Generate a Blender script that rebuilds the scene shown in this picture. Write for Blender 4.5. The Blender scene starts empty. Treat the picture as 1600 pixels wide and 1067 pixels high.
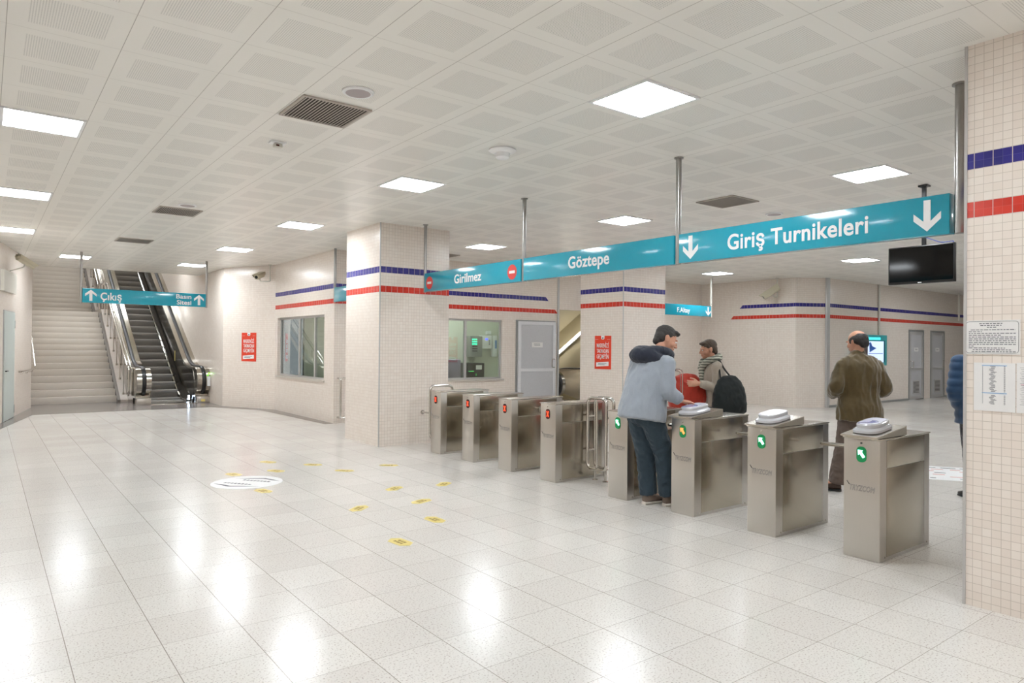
import bpy, bmesh, math, random
from mathutils import Vector, Matrix, noise
V = Vector
R = math.radians
random.seed(7)
C = bpy.context.scene.collection
scene = bpy.context.scene
CH = 3.463      # ceiling height

# ------------------------------------------------------------------ materials
def lin(c):
    return tuple(((x/255.0)/12.92 if x/255.0 <= .04045 else ((x/255.0+.055)/1.055)**2.4) for x in c) + (1.0,)

class NT:
    def __init__(s, name):
        s.m = bpy.data.materials.new(name); s.m.use_nodes = True
        s.t = s.m.node_tree; s.n = s.t.nodes
        s.b = s.n['Principled BSDF']
    def node(s, typ, **k):
        n = s.n.new(typ)
        for a, b in k.items(): setattr(n, a, b)
        return n
    def link(s, a, b): s.t.links.new(a, b)
    def put(s, sock, v):
        if isinstance(v, (int, float)): sock.default_value = v
        elif isinstance(v, (tuple, list)): sock.default_value = v
        else: s.link(v, sock)
    def M(s, op, a, b=0.0, c=0.0):
        n = s.node('ShaderNodeMath', operation=op)
        s.put(n.inputs[0], a); s.put(n.inputs[1], b); s.put(n.inputs[2], c)
        return n.outputs[0]
    def mix(s, f, a, b):
        n = s.node('ShaderNodeMix', data_type='RGBA')
        s.put(n.inputs[0], f); s.put(n.inputs[6], a); s.put(n.inputs[7], b)
        return n.outputs[2]
    def noise(s, scale, detail=2.0, vec=None, rough=.5):
        n = s.node('ShaderNodeTexNoise'); n.inputs['Scale'].default_value = scale
        n.inputs['Detail'].default_value = detail; n.inputs['Roughness'].default_value = rough
        if vec is not None: s.link(vec, n.inputs['Vector'])
        return n.outputs['Fac']
    def bump(s, h, strength=.3, dist=.01):
        n = s.node('ShaderNodeBump'); n.inputs['Strength'].default_value = strength
        n.inputs['Distance'].default_value = dist
        s.link(h, n.inputs['Height']); s.link(n.outputs[0], s.b.inputs['Normal'])
    def objco(s): return s.node('ShaderNodeTexCoord').outputs['Object']
    def fin(s, color=None, rough=None, metal=None, spec=None):
        if color is not None: s.put(s.b.inputs['Base Color'], color)
        if rough is not None: s.put(s.b.inputs['Roughness'], rough)
        if metal is not None: s.put(s.b.inputs['Metallic'], metal)
        if spec is not None: s.put(s.b.inputs['Specular IOR Level'], spec)
        return s.m

def plain(name, rgb, rough=.5, metal=0.0, var=.04, scale=30.0, bump=0.0, spec=.5, coat=0.0):
    n = NT(name); c = lin(rgb)
    f = n.noise(scale, 3, n.objco())
    d = tuple(x*(1-var*2) for x in c[:3]) + (1,)
    l = tuple(min(1, x*(1+var)) for x in c[:3]) + (1,)
    n.fin(n.mix(f, d, l), rough, metal, spec)
    if coat: n.b.inputs['Coat Weight'].default_value = coat; n.b.inputs['Coat Roughness'].default_value = .08
    if bump: n.bump(f, bump, .004)
    return n.m

def emit(name, rgb, strength):
    n = NT(name); n.fin(lin(rgb), .5)
    n.b.inputs['Emission Color'].default_value = lin(rgb)
    n.b.inputs['Emission Strength'].default_value = strength
    return n.m

def tile_mat(name, stripes=False, lo=-1e3, hi=1e3, slant_lo=False, slant_hi=False, z=0.0):
    n = NT(name)
    uv = n.node('ShaderNodeUVMap'); uv.uv_map = 'UVMap'
    sep = n.node('ShaderNodeSeparateXYZ'); n.link(uv.outputs[0], sep.inputs[0])
    U, W = sep.outputs[0], sep.outputs[1]
    def lines(val, p, off, g):
        a = n.M('ADD', val, off); f = n.M('FRACT', n.M('DIVIDE', a, p))
        return n.M('MAXIMUM', n.M('LESS_THAN', f, g), n.M('GREATER_THAN', f, 1-g))
    small = n.M('MAXIMUM', lines(U, .05, 0.0, .032), lines(W, .05, .01, .032))
    big = n.M('MAXIMUM', lines(U, .10, 0.0, .02), lines(W, .10, .01, .025))
    cell = n.node('ShaderNodeCombineXYZ')
    n.link(n.M('FLOOR', n.M('DIVIDE', U, .05)), cell.inputs[0]); n.link(n.M('FLOOR', n.M('DIVIDE', n.M('ADD', W, .01), .05)), cell.inputs[1])
    wn = n.node('ShaderNodeTexWhiteNoise', noise_dimensions='2D'); n.link(cell.outputs[0], wn.inputs['Vector'])
    tcol = n.mix(wn.outputs['Value'], lin((236, 224, 213)), lin((241, 231, 221)))
    grout = lin((203, 190, 178))
    col = n.mix(small, tcol, grout)
    rough = n.M('MULTIPLY_ADD', small, .4, .22)
    line = small
    if stripes:
        def band(a, b): return n.M('MULTIPLY', n.M('GREATER_THAN', W, a), n.M('LESS_THAN', W, b))
        ok = None
        def limit(val, side, sl):
            off = n.M('SUBTRACT', W, 2.39) if sl else 0.0
            if side == 'lo': return n.M('GREATER_THAN', U, n.M('ADD', val, off) if sl else val)
            return n.M('LESS_THAN', U, n.M('SUBTRACT', val, off) if sl else val)
        ok = n.M('MULTIPLY', limit(lo, 'lo', slant_lo), limit(hi, 'hi', slant_hi))
        blue = n.M('MULTIPLY', band(2.69, 2.79), ok); red = n.M('MULTIPLY', band(2.39, 2.49), ok)
        anyb = n.M('MAXIMUM', blue, red)
        bcol = n.mix(wn.outputs['Value'], lin((42, 38, 122)), lin((52, 47, 140)))
        rcol = n.mix(wn.outputs['Value'], lin((205, 52, 38)), lin((220, 62, 46)))
        scol = n.mix(big, n.mix(blue, rcol, bcol), lin((214, 200, 192)))
        col = n.mix(anyb, col, scol)
        rough = n.mix(anyb, rough, .1) if False else rough
        line = n.mix(anyb, small, big)
    inv = n.M('SUBTRACT', 1.0, line)
    n.bump(inv, .35, .0012)
    return n.fin(col, rough, 0, .5)

def steel(name, rgb=(178, 170, 158), rough=.26, axis='z', aniso=0):
    n = NT(name)
    mp = n.node('ShaderNodeMapping'); n.link(n.objco(), mp.inputs[0])
    sc = {'z': (400, 400, 6), 'x': (6, 400, 400), 'y': (400, 6, 400)}[axis]
    mp.inputs['Scale'].default_value = sc
    f = n.noise(1.0, 2, mp.outputs[0])
    g = n.noise(2.2, 3, n.objco())
    c = lin(rgb); d = tuple(x*.95 for x in c[:3])+(1,)
    r = n.M('ADD', n.M('MULTIPLY_ADD', f, .06, rough-.03), n.M('MULTIPLY', g, .06))
    n.fin(n.mix(f, d, c), r, 1.0)
    n.bump(f, .012, .0006)
    return n.m

def floor_mat(name, c1, c2, joints=True):
    n = NT(name)
    g = n.node('ShaderNodeNewGeometry'); sep = n.node('ShaderNodeSeparateXYZ'); n.link(g.outputs['Position'], sep.inputs[0])
    X, Y = sep.outputs[0], sep.outputs[1]
    u = n.M('DIVIDE', n.M('SUBTRACT', X, .352-40.25), .4025); v = n.M('DIVIDE', n.M('SUBTRACT', Y, 3.97-40.35), .4035)
    def ln(f, w): return n.M('MAXIMUM', n.M('LESS_THAN', f, w), n.M('GREATER_THAN', f, 1-w))
    j = n.M('MAXIMUM', ln(n.M('FRACT', u), .0055), ln(n.M('FRACT', v), .0035))
    cell = n.node('ShaderNodeCombineXYZ'); n.link(n.M('FLOOR', u), cell.inputs[0]); n.link(n.M('FLOOR', v), cell.inputs[1])
    wn = n.node('ShaderNodeTexWhiteNoise', noise_dimensions='2D'); n.link(cell.outputs[0], wn.inputs['Vector'])
    sp = n.noise(95, 2, g.outputs['Position'])
    sp2 = n.noise(55, 3, g.outputs['Position'])
    chips = n.node('ShaderNodeMapRange'); n.link(sp, chips.inputs[0]); chips.inputs[1].default_value = .57; chips.inputs[2].default_value = .66
    ch2 = n.node('ShaderNodeMapRange'); n.link(sp2, ch2.inputs[0]); ch2.inputs[1].default_value = .35; ch2.inputs[2].default_value = .65
    base = n.mix(wn.outputs['Value'], lin(c1), lin(c2))
    base = n.mix(n.M('MULTIPLY', ch2.outputs[0], .25), base, tuple(x*.86 for x in lin(c1)[:3])+(1,))
    base = n.mix(n.M('MULTIPLY', chips.outputs[0], .55), base, lin((140, 122, 112)))
    if joints: base = n.mix(n.M('MULTIPLY', j, .75), base, lin((120, 108, 96)))
    big = n.noise(.7, 3, g.outputs['Position'])
    n.fin(base, n.M('MULTIPLY_ADD', big, .10, .155), 0, .5)
    return n.m

def ceiling_mat(name):
    n = NT(name)
    g = n.node('ShaderNodeNewGeometry'); sep = n.node('ShaderNodeSeparateXYZ'); n.link(g.outputs['Position'], sep.inputs[0])
    fx = n.M('FRACT', n.M('DIVIDE', n.M('ADD', sep.outputs[0], 60-.084), .6))
    fy = n.M('FRACT', n.M('DIVIDE', n.M('ADD', sep.outputs[1], 60-.078-.2), .6))
    def ln(f, w): return n.M('MAXIMUM', n.M('LESS_THAN', f, w), n.M('GREATER_THAN', f, 1-w))
    j = n.M('MAXIMUM', ln(fx, .0035), n.M('MULTIPLY', ln(fy, .003), .55))
    def ins(f): return n.M('LESS_THAN', n.M('ABSOLUTE', n.M('SUBTRACT', f, .5)), .335)
    inside = n.M('MULTIPLY', ins(fx), ins(fy))
    def cc(s_): return n.M('SUBTRACT', n.M('FRACT', n.M('DIVIDE', n.M('ADD', s_, 60), .0133)), .5)
    a, b = cc(sep.outputs[0]), cc(sep.outputs[1])
    d2 = n.M('ADD', n.M('MULTIPLY', a, a), n.M('MULTIPLY', b, b))
    hole = n.M('MULTIPLY', n.M('LESS_THAN', d2, .075), inside)
    col = n.mix(n.M('MULTIPLY', hole, .50), lin((240, 237, 230)), lin((120, 118, 114)))
    col = n.mix(n.M('MULTIPLY', j, .7), col, lin((132, 122, 108)))
    n.fin(col, .34, 0, .5)
    return n.m

def glass_mat(name, tint=(235, 245, 242)):
    n = NT(name)
    n.fin(lin(tint), 0.0); n.b.inputs['Transmission Weight'].default_value = 1.0
    n.b.inputs['IOR'].default_value = 1.85
    return n.m

def fabric(name, rgb, rough=.85, sheen=.3, var=.08, scale=60, bump=.4):
    n = NT(name); c = lin(rgb)
    f = n.noise(scale, 4, n.objco()); g = n.noise(9, 3, n.objco())
    d = tuple(x*(1-var*2) for x in c[:3])+(1,); l = tuple(min(1, x*(1+var*1.5)) for x in c[:3])+(1,)
    n.fin(n.mix(n.M('MULTIPLY_ADD', f, .5, n.M('MULTIPLY', g, .5)), d, l), rough, 0, .3)
    n.b.inputs['Sheen Weight'].default_value = sheen
    h = n.M('MULTIPLY_ADD', f, .3, g); n.bump(h, bump, .006)
    return n.m

M = {}
M['tile'] = tile_mat('cream_mosaic_tile')
M['tile_s'] = tile_mat('cream_mosaic_tile_with_stripes', True)
M['tile_facet'] = tile_mat('cream_mosaic_tile_booth_side', True, hi=16.57)
M['tile_booth'] = tile_mat('cream_mosaic_tile_booth_front', True, hi=11.42, slant_hi=True)
M['tile_far'] = tile_mat('cream_mosaic_tile_far_bay', True, hi=12.05, slant_hi=True)
M['ceil'] = ceiling_mat('perforated_metal_ceiling')
M['floor'] = floor_mat('terrazzo_tiles', (224, 220, 214), (216, 211, 205))
M['floor2'] = floor_mat('grey_granite_border', (132, 125, 121), (126, 119, 116), joints=True)
M['steel'] = steel('brushed_steel', (198, 193, 186), .27)
M['steelx'] = steel('brushed_steel_long', (182, 174, 160), .20, 'x')
M['steel_top'] = steel('steel_top', (196, 190, 180), .22, 'x')
M['pipe'] = plain('polished_pipe', (206, 202, 196), .12, 1.0, .02)
M['pole'] = plain('satin_pole', (160, 158, 155), .3, 1.0, .04)
M['alu'] = plain('aluminium_frame', (196, 194, 192), .4, .35, .02)
M['alu_d'] = plain('grey_aluminium', (168, 168, 166), .4, .5, .03)
M['grey_panel'] = plain('grey_panel', (196, 195, 197), .45, 0, .015)
M['door_l'] = plain('pale_green_door', (196, 204, 200), .45, 0, .015)
M['teal'] = plain('teal_sign_panel', (32, 160, 184), .16, 0, .02, coat=.3)
M['teal2'] = plain('teal_frame', (60, 176, 182), .3, 0, .02)
M['white'] = plain('white_vinyl', (240, 240, 240), .35, 0, .01)
M['paper'] = plain('white_paper', (236, 234, 232), .6, 0, .015)
M['ink'] = plain('grey_ink', (110, 110, 118), .7, 0, .02)
M['ink_d'] = plain('dark_ink', (40, 40, 45), .6, 0, .02)
M['red'] = plain('poster_red', (232, 66, 38), .4, 0, .02)
M['nored'] = plain('sign_red', (214, 58, 52), .3, 0, .02)
M['black'] = plain('black_plastic', (18, 18, 18), .3, 0, .05)
M['rubber'] = plain('black_rubber', (24, 24, 26), .38, 0, .05)
M['tvscreen'] = plain('dark_glossy_screen', (8, 7, 6), .07, 0, .02, spec=.25)
M['yellow'] = plain('yellow_vinyl', (232, 212, 124), .3, 0, .02)
M['stone'] = plain('stair_stone', (205, 197, 187), .35, 0, .07, 60)
M['stone_s'] = plain('stringer_stone', (196, 186, 178), .3, 0, .06, 20)
M['stone_dark'] = plain('dark_stair_edge', (112, 104, 96), .45, 0, .06, 20)
M['escstep'] = steel('escalator_step_metal', (150, 146, 141), .42, 'z')
M['cream_paint'] = plain('cream_paint', (222, 214, 190), .6, 0, .02)
M['olive'] = plain('shaft_plaster', (196, 186, 156), .7, 0, .03)
M['offwhite'] = plain('offwhite_metal', (214, 210, 200), .35, 0, .02)
M['cam'] = plain('camera_housing', (200, 192, 168), .35, .1, .03)
M['glass'] = glass_mat('window_glass')
M['booth'] = plain('pale_green_booth_wall', (212, 214, 200), .6, 0, .02)
M['light'] = emit('lit_diffuser', (244, 250, 255), 15.0)
M['tube'] = emit('lit_tube', (255, 250, 240), 5.0)
M['led_g'] = emit('led_green', (150, 255, 215), 1.6)
M['led_gd'] = emit('led_green_glow', (0, 120, 66), .13)
M['led_r'] = emit('led_red', (255, 60, 30), 1.2)
M['led_a'] = emit('led_amber', (255, 112, 56), 1.1)
M['led_rd'] = plain('led_dark_red', (70, 10, 6), .2)
M['led_w'] = emit('white_led', (200, 225, 255), 8.0)
M['blue_glow'] = emit('blue_display', (90, 110, 255), .5)
M['lightbox'] = emit('lightbox_teal_glow', (70, 230, 240), .5)
M['lightbox_w'] = emit('lightbox_white', (205, 222, 245), .3)
M['skin'] = plain('skin', (206, 152, 126), .5, 0, .05, 20, .1)
M['reader'] = plain('silver_grey_plastic', (196, 196, 200), .22, .15, .02, coat=.4)
M['reader_face'] = plain('pale_lilac_reader_face', (214, 216, 238), .15, 0, .02, coat=.5)
M['reader_blue'] = plain('blue_reader_print', (70, 84, 170), .2, 0, .03, coat=.5)
M['vent'] = plain('grey_vent_metal', (186, 178, 168), .4, .4, .05)
M['vent_dark'] = plain('vent_interior', (70, 65, 60), .8, 0, .05)
M['spk'] = plain('grey_speaker_mesh', (176, 166, 166), .6, 0, .05, 200)

# ------------------------------------------------------------------ mesh helpers
def box(bm, a, b, bev=0.0, mi=0):
    x0, y0, z0 = a; x1, y1, z1 = b
    m = Matrix.Translation(((x0+x1)/2, (y0+y1)/2, (z0+z1)/2)) @ Matrix.Diagonal((abs(x1-x0), abs(y1-y0), abs(z1-z0), 1))
    r = bmesh.ops.create_cube(bm, size=1, matrix=m)
    vs = r['verts']
    fs = set(f for v in vs for f in v.link_faces)
    for f in fs: f.material_index = mi
    if bev:
        es = list(set(e for v in vs for e in v.link_edges))
        bmesh.ops.bevel(bm, geom=es, offset=bev, segments=2, profile=.5, affect='EDGES')
    return vs

def loft(bm, rings, mi=0, closed=True, caps=True):
    vr = [[bm.verts.new(p) for p in r] for r in rings]
    n = len(vr[0])
    for i in range(len(vr)-1):
        for k in range(n if closed else n-1):
            f = bm.faces.new((vr[i][k], vr[i][(k+1) % n], vr[i+1][(k+1) % n], vr[i+1][k])); f.material_index = mi
    if caps and closed:
        f = bm.faces.new(list(reversed(vr[0]))); f.material_index = mi
        f = bm.faces.new(vr[-1]); f.material_index = mi
    return vr

def tangents(P):
    T = []
    for i in range(len(P)):
        a = P[max(i-1, 0)]; b = P[min(i+1, len(P)-1)]
        T.append((b-a).normalized())
    return T

def tube(bm, pts, r, seg=12, mi=0, closed=False):
    P = [V(p) for p in pts]
    if closed:
        T = [(P[(i+1) % len(P)]-P[i-1]).normalized() for i in range(len(P))]
    else: T = tangents(P)
    up = V((0, 0, 1)) if abs(T[0].z) < .9 else V((1, 0, 0))
    n = (up - T[0]*up.dot(T[0])).normalized()
    rings = []
    for i, p in enumerate(P):
        n = (n - T[i]*n.dot(T[i])).normalized(); bnm = T[i].cross(n)
        rr = r[i] if isinstance(r, (list, tuple)) else r
        rings.append([p + n*rr*math.cos(2*math.pi*k/seg) + bnm*rr*math.sin(2*math.pi*k/seg) for k in range(seg)])
    if closed:
        rings.append(rings[0]); loft(bm, rings, mi, True, False)
        bmesh.ops.remove_doubles(bm, verts=bm.verts, dist=1e-6)
    else: loft(bm, rings, mi)

def fillet(pts, rad, n=6, closed=False):
    P = [V(p) for p in pts]; out = []
    N = len(P)
    for i in range(N):
        if not closed and i in (0, N-1): out.append(P[i]); continue
        a, b, c = P[i-1], P[i], P[(i+1) % N]
        d1 = (a-b); d2 = (c-b)
        rr = min(rad, d1.length*.49, d2.length*.49)
        s, e = b+d1.normalized()*rr, b+d2.normalized()*rr
        for k in range(n+1):
            t = k/n; out.append(s*(1-t)**2 + b*2*t*(1-t) + e*t*t)
    return out

def cyl(bm, p0, p1, r, seg=20, mi=0, r1=None):
    tube(bm, [p0, p1], [r, r if r1 is None else r1], seg, mi)

def prism(bm, pts, depth_vec, mi=0):
    """polygon (3D points, planar) extruded by a vector"""
    d = V(depth_vec)
    a = [bm.verts.new(V(p)) for p in pts]; b = [bm.verts.new(V(p)+d) for p in pts]
    n = len(a)
    fs = [bm.faces.new(a), bm.faces.new(list(reversed(b)))]
    for i in range(n): fs.append(bm.faces.new((a[i], b[i], b[(i+1) % n], a[(i+1) % n])))
    for f in fs: f.material_index = mi

def finish(name, me, m, sm=True, ang=35):
    ms = m if isinstance(m, (list, tuple)) else [m]
    for q in ms: me.materials.append(q)
    if sm:
        for p in me.polygons: p.use_smooth = True
        me.set_sharp_from_angle(angle=R(ang))

def obj(name, bm, m, parent=None, sm=True, base=True, ang=35, local=False, **props):
    bmesh.ops.recalc_face_normals(bm, faces=bm.faces)
    me = bpy.data.meshes.new(name); bm.to_mesh(me); bm.free()
    finish(name, me, m, sm, ang)
    return link(name, me, parent, base, local, **props)

def link(name, me, parent=None, base=True, local=False, **props):
    o = bpy.data.objects.new(name, me); C.objects.link(o)
    if parent is not None:
        o.parent = parent
        if parent.type == 'EMPTY' and not local: o.matrix_parent_inverse = parent_inv(parent)
        elif parent.type == 'MESH' and parent.parent is None: o.matrix_parent_inverse = Matrix.Translation(-parent.location)
    elif base and len(me.vertices):
        xs = [v.co for v in me.vertices]
        c = V(((min(p.x for p in xs)+max(p.x for p in xs))/2, (min(p.y for p in xs)+max(p.y for p in xs))/2, min(p.z for p in xs)))
        me.transform(Matrix.Translation(-c)); o.location = c
    for k, v in props.items(): o[k] = v
    return o

def parent_inv(p):
    return (Matrix.Translation(p.location) @ p.rotation_euler.to_matrix().to_4x4()).inverted()

def thing(name, label, cat, loc=(0, 0, 0), rz=0.0, group=None):
    o = bpy.data.objects.new(name, None); C.objects.link(o)
    o.empty_display_size = .2
    o.location = loc; o.rotation_euler = (0, 0, rz); o['label'] = label; o['category'] = cat
    if group: o['group'] = group
    return o

def tag(o, label, cat, group=None):
    o['label'] = label; o['category'] = cat
    if group: o['group'] = group
    return o

KIDS = {}
def dup(root, loc, rz=None, label=None, group=None):
    r = root.copy(); C.objects.link(r); r.location = loc
    if rz is not None: r.rotation_euler = (0, 0, rz)
    if label: r['label'] = label
    if group: r['group'] = group
    def rec(src, dst):
        for ch in [o for o in bpy.data.objects if o.parent == src]:
            c = ch.copy(); C.objects.link(c); c.parent = dst; rec(ch, c)
    rec(root, r)
    return r

def struct(name, bm, m, **k):
    return obj(name, bm, m, None, kind='structure', **k)

# frames: 2D shapes on a surface. O origin, X right, Y up ; n towards viewer
class Fr:
    def __init__(s, O, X, Y=(0, 0, 1)):
        s.O, s.X, s.Y = V(O), V(X).normalized(), V(Y).normalized(); s.n = s.X.cross(s.Y)
    def p(s, x, y, d=0): return s.O + s.X*x + s.Y*y + s.n*d
    def rect(s, bm, x0, y0, x1, y1, d0=0, d1=.002, mi=0):
        prism(bm, [s.p(x0, y0, d0), s.p(x1, y0, d0), s.p(x1, y1, d0), s.p(x0, y1, d0)], s.n*(d1-d0), mi)
    def poly(s, bm, pts, d0=0, d1=.002, mi=0):
        prism(bm, [s.p(x, y, d0) for x, y in pts], s.n*(d1-d0), mi)
    def disc(s, bm, cx, cy, rx, ry=None, d0=0, d1=.002, seg=32, mi=0):
        ry = ry or rx
        s.poly(bm, [(cx+rx*math.cos(2*math.pi*k/seg), cy+ry*math.sin(2*math.pi*k/seg)) for k in range(seg)], d0, d1, mi)

def text_mesh(body, bold=.012, shear=0.0, outline=False):
    cu = bpy.data.curves.new('t', 'FONT'); cu.body = body; cu.size = 1.0
    cu.offset = bold; cu.extrude = .5; cu.shear = shear; cu.resolution_u = 4
    cu.space_character = 1.04
    if outline:
        cu.fill_mode = 'NONE'; cu.extrude = 0; cu.bevel_depth = .018; cu.bevel_resolution = 0
    o = bpy.data.objects.new('t', cu); C.objects.link(o)
    dg = bpy.context.evaluated_depsgraph_get(); dg.update()
    me = bpy.data.meshes.new_from_object(o.evaluated_get(dg))
    bpy.data.objects.remove(o); bpy.data.curves.remove(cu)
    return me

def lettering(name, body, fr, x0, x1, y0, y1, m, parent, depth=.003, bold=.02, shear=0.0, outline=False, d0=0.001, caps=None, **props):
    """text fitted so that its ink box fills x0..x1 (y0 baseline, y1 cap height)"""
    me = text_mesh(body, bold, shear, outline)
    ref = text_mesh(caps or 'H', bold)
    ys = [v.co.y for v in ref.vertices]; bpy.data.meshes.remove(ref)
    xs = [v.co.x for v in me.vertices]; ax, bx = min(xs), max(xs)
    sy = (y1-y0)/(max(ys)-min(ys)); sx = (x1-x0)/(bx-ax)
    zs = [v.co.z for v in me.vertices]; za, zb = min(zs), max(zs)
    sz = depth/max(zb-za, 1e-6)
    for v in me.vertices:
        x = x0+(v.co.x-ax)*sx; y = y0+(v.co.y-min(ys))*sy; d = d0+(v.co.z-za)*sz
        v.co = fr.p(x, y, d)
    finish(name, me, m, False)
    return link(name, me, parent, **props)

# ------------------------------------------------------------------ walls
def wall(name, p0, p1, z0, z1, m, opens=(), t=.25, side=1, ubase=None):
    """upright wall from p0 to p1 (xy); its visible face lies on the line, thickness to 'side' (left of direction = +1)"""
    a, b = V((p0[0], p0[1], 0)), V((p1[0], p1[1], 0)); L = (b-a).length; d = (b-a)/L
    nrm = V((-d.y, d.x, 0))*side
    ss = sorted(set([0, L]+[v for o in opens for v in o[:2]])); zs = sorted(set([z0, z1]+[v for o in opens for v in o[2:]]))
    bm = bmesh.new(); uvl = bm.loops.layers.uv.new('UVMap')
    def cell(s0, s1, q0, q1):
        pts = [(s0, q0, 0), (s1, q0, 0), (s1, q1, 0), (s0, q1, 0), (s0, q0, t), (s1, q0, t), (s1, q1, t), (s0, q1, t)]
        vs = [bm.verts.new(a+d*s+nrm*k+V((0, 0, q))) for s, q, k in pts]
        for idx, kind in (((0, 1, 2, 3), 0), ((7, 6, 5, 4), 0), ((0, 3, 7, 4), 1), ((1, 5, 6, 2), 1), ((3, 2, 6, 7), 2), ((0, 4, 5, 1), 2)):
            f = bm.faces.new([vs[i] for i in idx])
            for lp, i in zip(f.loops, idx):
                s, q, k = pts[i]
                base = ubase if ubase is not None else 0
                u = (base(s) if callable(base) else base + s)
                if kind == 1: u += (k if k else 0)
                lp[uvl].uv = (u + (0 if kind != 2 else 0), q + (k if kind == 2 else 0))
    for i in range(len(ss)-1):
        # merge z runs
        run = None
        for j in range(len(zs)-1):
            sm_, zm = (ss[i]+ss[i+1])/2, (zs[j]+zs[j+1])/2
            hole = any(o[0] < sm_ < o[1] and o[2] < zm < o[3] for o in opens)
            if not hole: run = (run[0], zs[j+1]) if run else (zs[j], zs[j+1])
            if hole or j == len(zs)-2:
                if run: cell(ss[i], ss[i+1], *run)
                run = None
    bmesh.ops.remove_doubles(bm, verts=bm.verts, dist=1e-5)
    bmesh.ops.recalc_face_normals(bm, faces=bm.faces)
    me = bpy.data.meshes.new(name); bm.to_mesh(me); bm.free(); me.materials.append(m)
    return link(name, me, None, kind='structure')

def pillar(name, x0, y0, x1, y1, label, trims=()):
    bm = bmesh.new(); uvl = bm.loops.layers.uv.new('UVMap')
    cs = [(x0, y0), (x1, y0), (x1, y1), (x0, y1)]
    for i in range(4):
        (ax, ay), (bx, by) = cs[i], cs[(i+1) % 4]
        f = bm.faces.new([bm.verts.new(p) for p in ((ax, ay, 0), (bx, by, 0), (bx, by, CH), (ax, ay, CH))])
        for lp in f.loops:
            co = lp.vert.co; u = (co.x-x0) if i in (0, 2) else (co.y-y0)
            lp[uvl].uv = (u+.0, co.z)
    for z in (0, CH): bm.faces.new([bm.verts.new((x, y, z)) for x, y in cs])
    bmesh.ops.remove_doubles(bm, verts=bm.verts, dist=1e-5)
    o = obj(name, bm, M['tile_s'], None, sm=False)
    tag(o, label, 'pillar')
    for cx, cy in trims:
        tb = bmesh.new(); box(tb, (cx-.008, cy-.008, 0), (cx+.008, cy+.008, CH))
        obj('corner_trim', tb, M['alu'], o, label='pale metal corner strip')
    return o

# floor, with the descending escalator well cut out
bm = bmesh.new()
for x0, x1, y0, y1 in ((-4, 11.7, -6, 26), (11.7, 13.5, -6, 14.2), (13.5, 34, -6, 26)):
    box(bm, (x0, y0, -.12), (x1, y1, 0))
struct('floor', bm, M['floor'], sm=False, base=False)
bm = bmesh.new()
for x0, x1, y0, y1 in ((-4, 34, -6, 13.3), (-4, 11.44, 13.3, 20.7), (13.6, 34, 13.3, 20.7), (-4, .65, 20.7, 26), (5.0, 11.4, 20.7, 26)):
    box(bm, (x0, y0, CH), (x1, y1, CH+.1))
struct('ceiling', bm, M['ceil'], sm=False, base=False)
# grey granite borders along the walls
bm = bmesh.new()
prism(bm, [(-.45, 12.6, .002), (-.25, 12.6, .002), (.244, 15.37, .002), (.85, 18.05, .002), (4.47, 18.02, .002), (4.77, 18.2, .002), (4.77, 20.83, .002), (.93, 20.83, .002), (.9, 20.0, .002)], (0, 0, .002))
struct('trim_1', bm, M['floor2'], sm=False)
bm = bmesh.new()
prism(bm, [(5.53, 13.07, .002), (5.53, 16.57, .002), (4.77, 18.2, .002), (4.47, 18.02, .002), (5.22, 16.6, .002), (5.35, 13.07, .002)], (0, 0, .002))
struct('trim_2', bm, M['floor2'], sm=False)

# walls
wall('wall_left', (.9, 20.0), (-.55, 12.0), 0, CH, M['tile'], opens=[(2.31, 3.42, 0, 2.19)], side=-1)
wall('wall_left_return', (-.55, 12.0), (-2.8, 11.0), 0, CH, M['tile'], side=-1)
wall('wall_left_near', (-2.8, 11.0), (-2.8, -5), 0, CH, M['tile'], side=-1)
wall('wall_back', (-2.8, -5), (33, -5), 0, CH, M['tile'], side=-1)
wall('wall_right', (33, -5), (33, 9.57), 0, CH, M['tile'], side=-1)
wall('wall_stairwell_left', (.9, 20.0), (.9, 42), 0, 16, M['tile'], side=1)
wall('wall_stairwell_right', (4.77, 18.2), (4.77, 42), 0, 16, M['tile'], side=-1)
wall('wall_stairwell_front', (.65, 20.95), (5.0, 20.95), CH+.1, 16, M['tile'], side=-1, t=.2)
wall('wall_booth_corner', (4.77, 18.2), (5.53, 16.57), 0, CH, M['tile'], side=1)
# booth side wall on X = 5.53, opening for the window; u = world Y
wall('wall_booth_side', (5.53, 13.22), (5.53, 16.57), 0, CH, M['tile_facet'],
     opens=[(.35, 3.19, .83, 2.185)], side=-1, t=.15, ubase=13.22)
wall('wall_booth_front', (5.53, 13.07), (11.44, 13.07), 0, CH, M['tile_booth'],
     opens=[(1.47, 4.16, .80, 2.175), (4.56, 5.80, 0, 2.2)], side=1, t=.15, ubase=5.53)
wall('wall_shaft_left', (11.44, 13.22), (11.44, 26), -6, CH, M['tile'], side=1, t=.2)
wall('wall_shaft_lintel', (11.44, 13.07), (17.15, 13.07), 2.5, CH, M['tile'], side=1, t=.2)
wall('wall_shaft_right', (13.6, 13.07), (13.6, 26), -6, CH, M['olive'], side=-1, t=.2)
wall('wall_platform_end', (13.6, 13.07), (17.15, 13.07), 0, 2.5, M['tile'], side=1, t=.2)
wall('wall_far_bay', (17.15, 10.03), (17.15, 13.07), 0, CH, M['tile_far'], side=-1, ubase=10.03)
wall('wall_far_chamfer', (17.15, 10.03), (17.95, 9.57), 0, CH, M['tile_s'], side=1)
wall('wall_far', (17.95, 9.57), (33, 9.57), 0, CH, M['tile_s'], opens=[(4.83, 5.92, 0, 2.19), (6.41, 7.51, 0, 2.19)], side=1)
bm = bmesh.new(); box(bm, (17.86, 9.55, 0), (18.02, 9.60, CH)); struct('trim_3', bm, M['alu'], sm=False)
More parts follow.
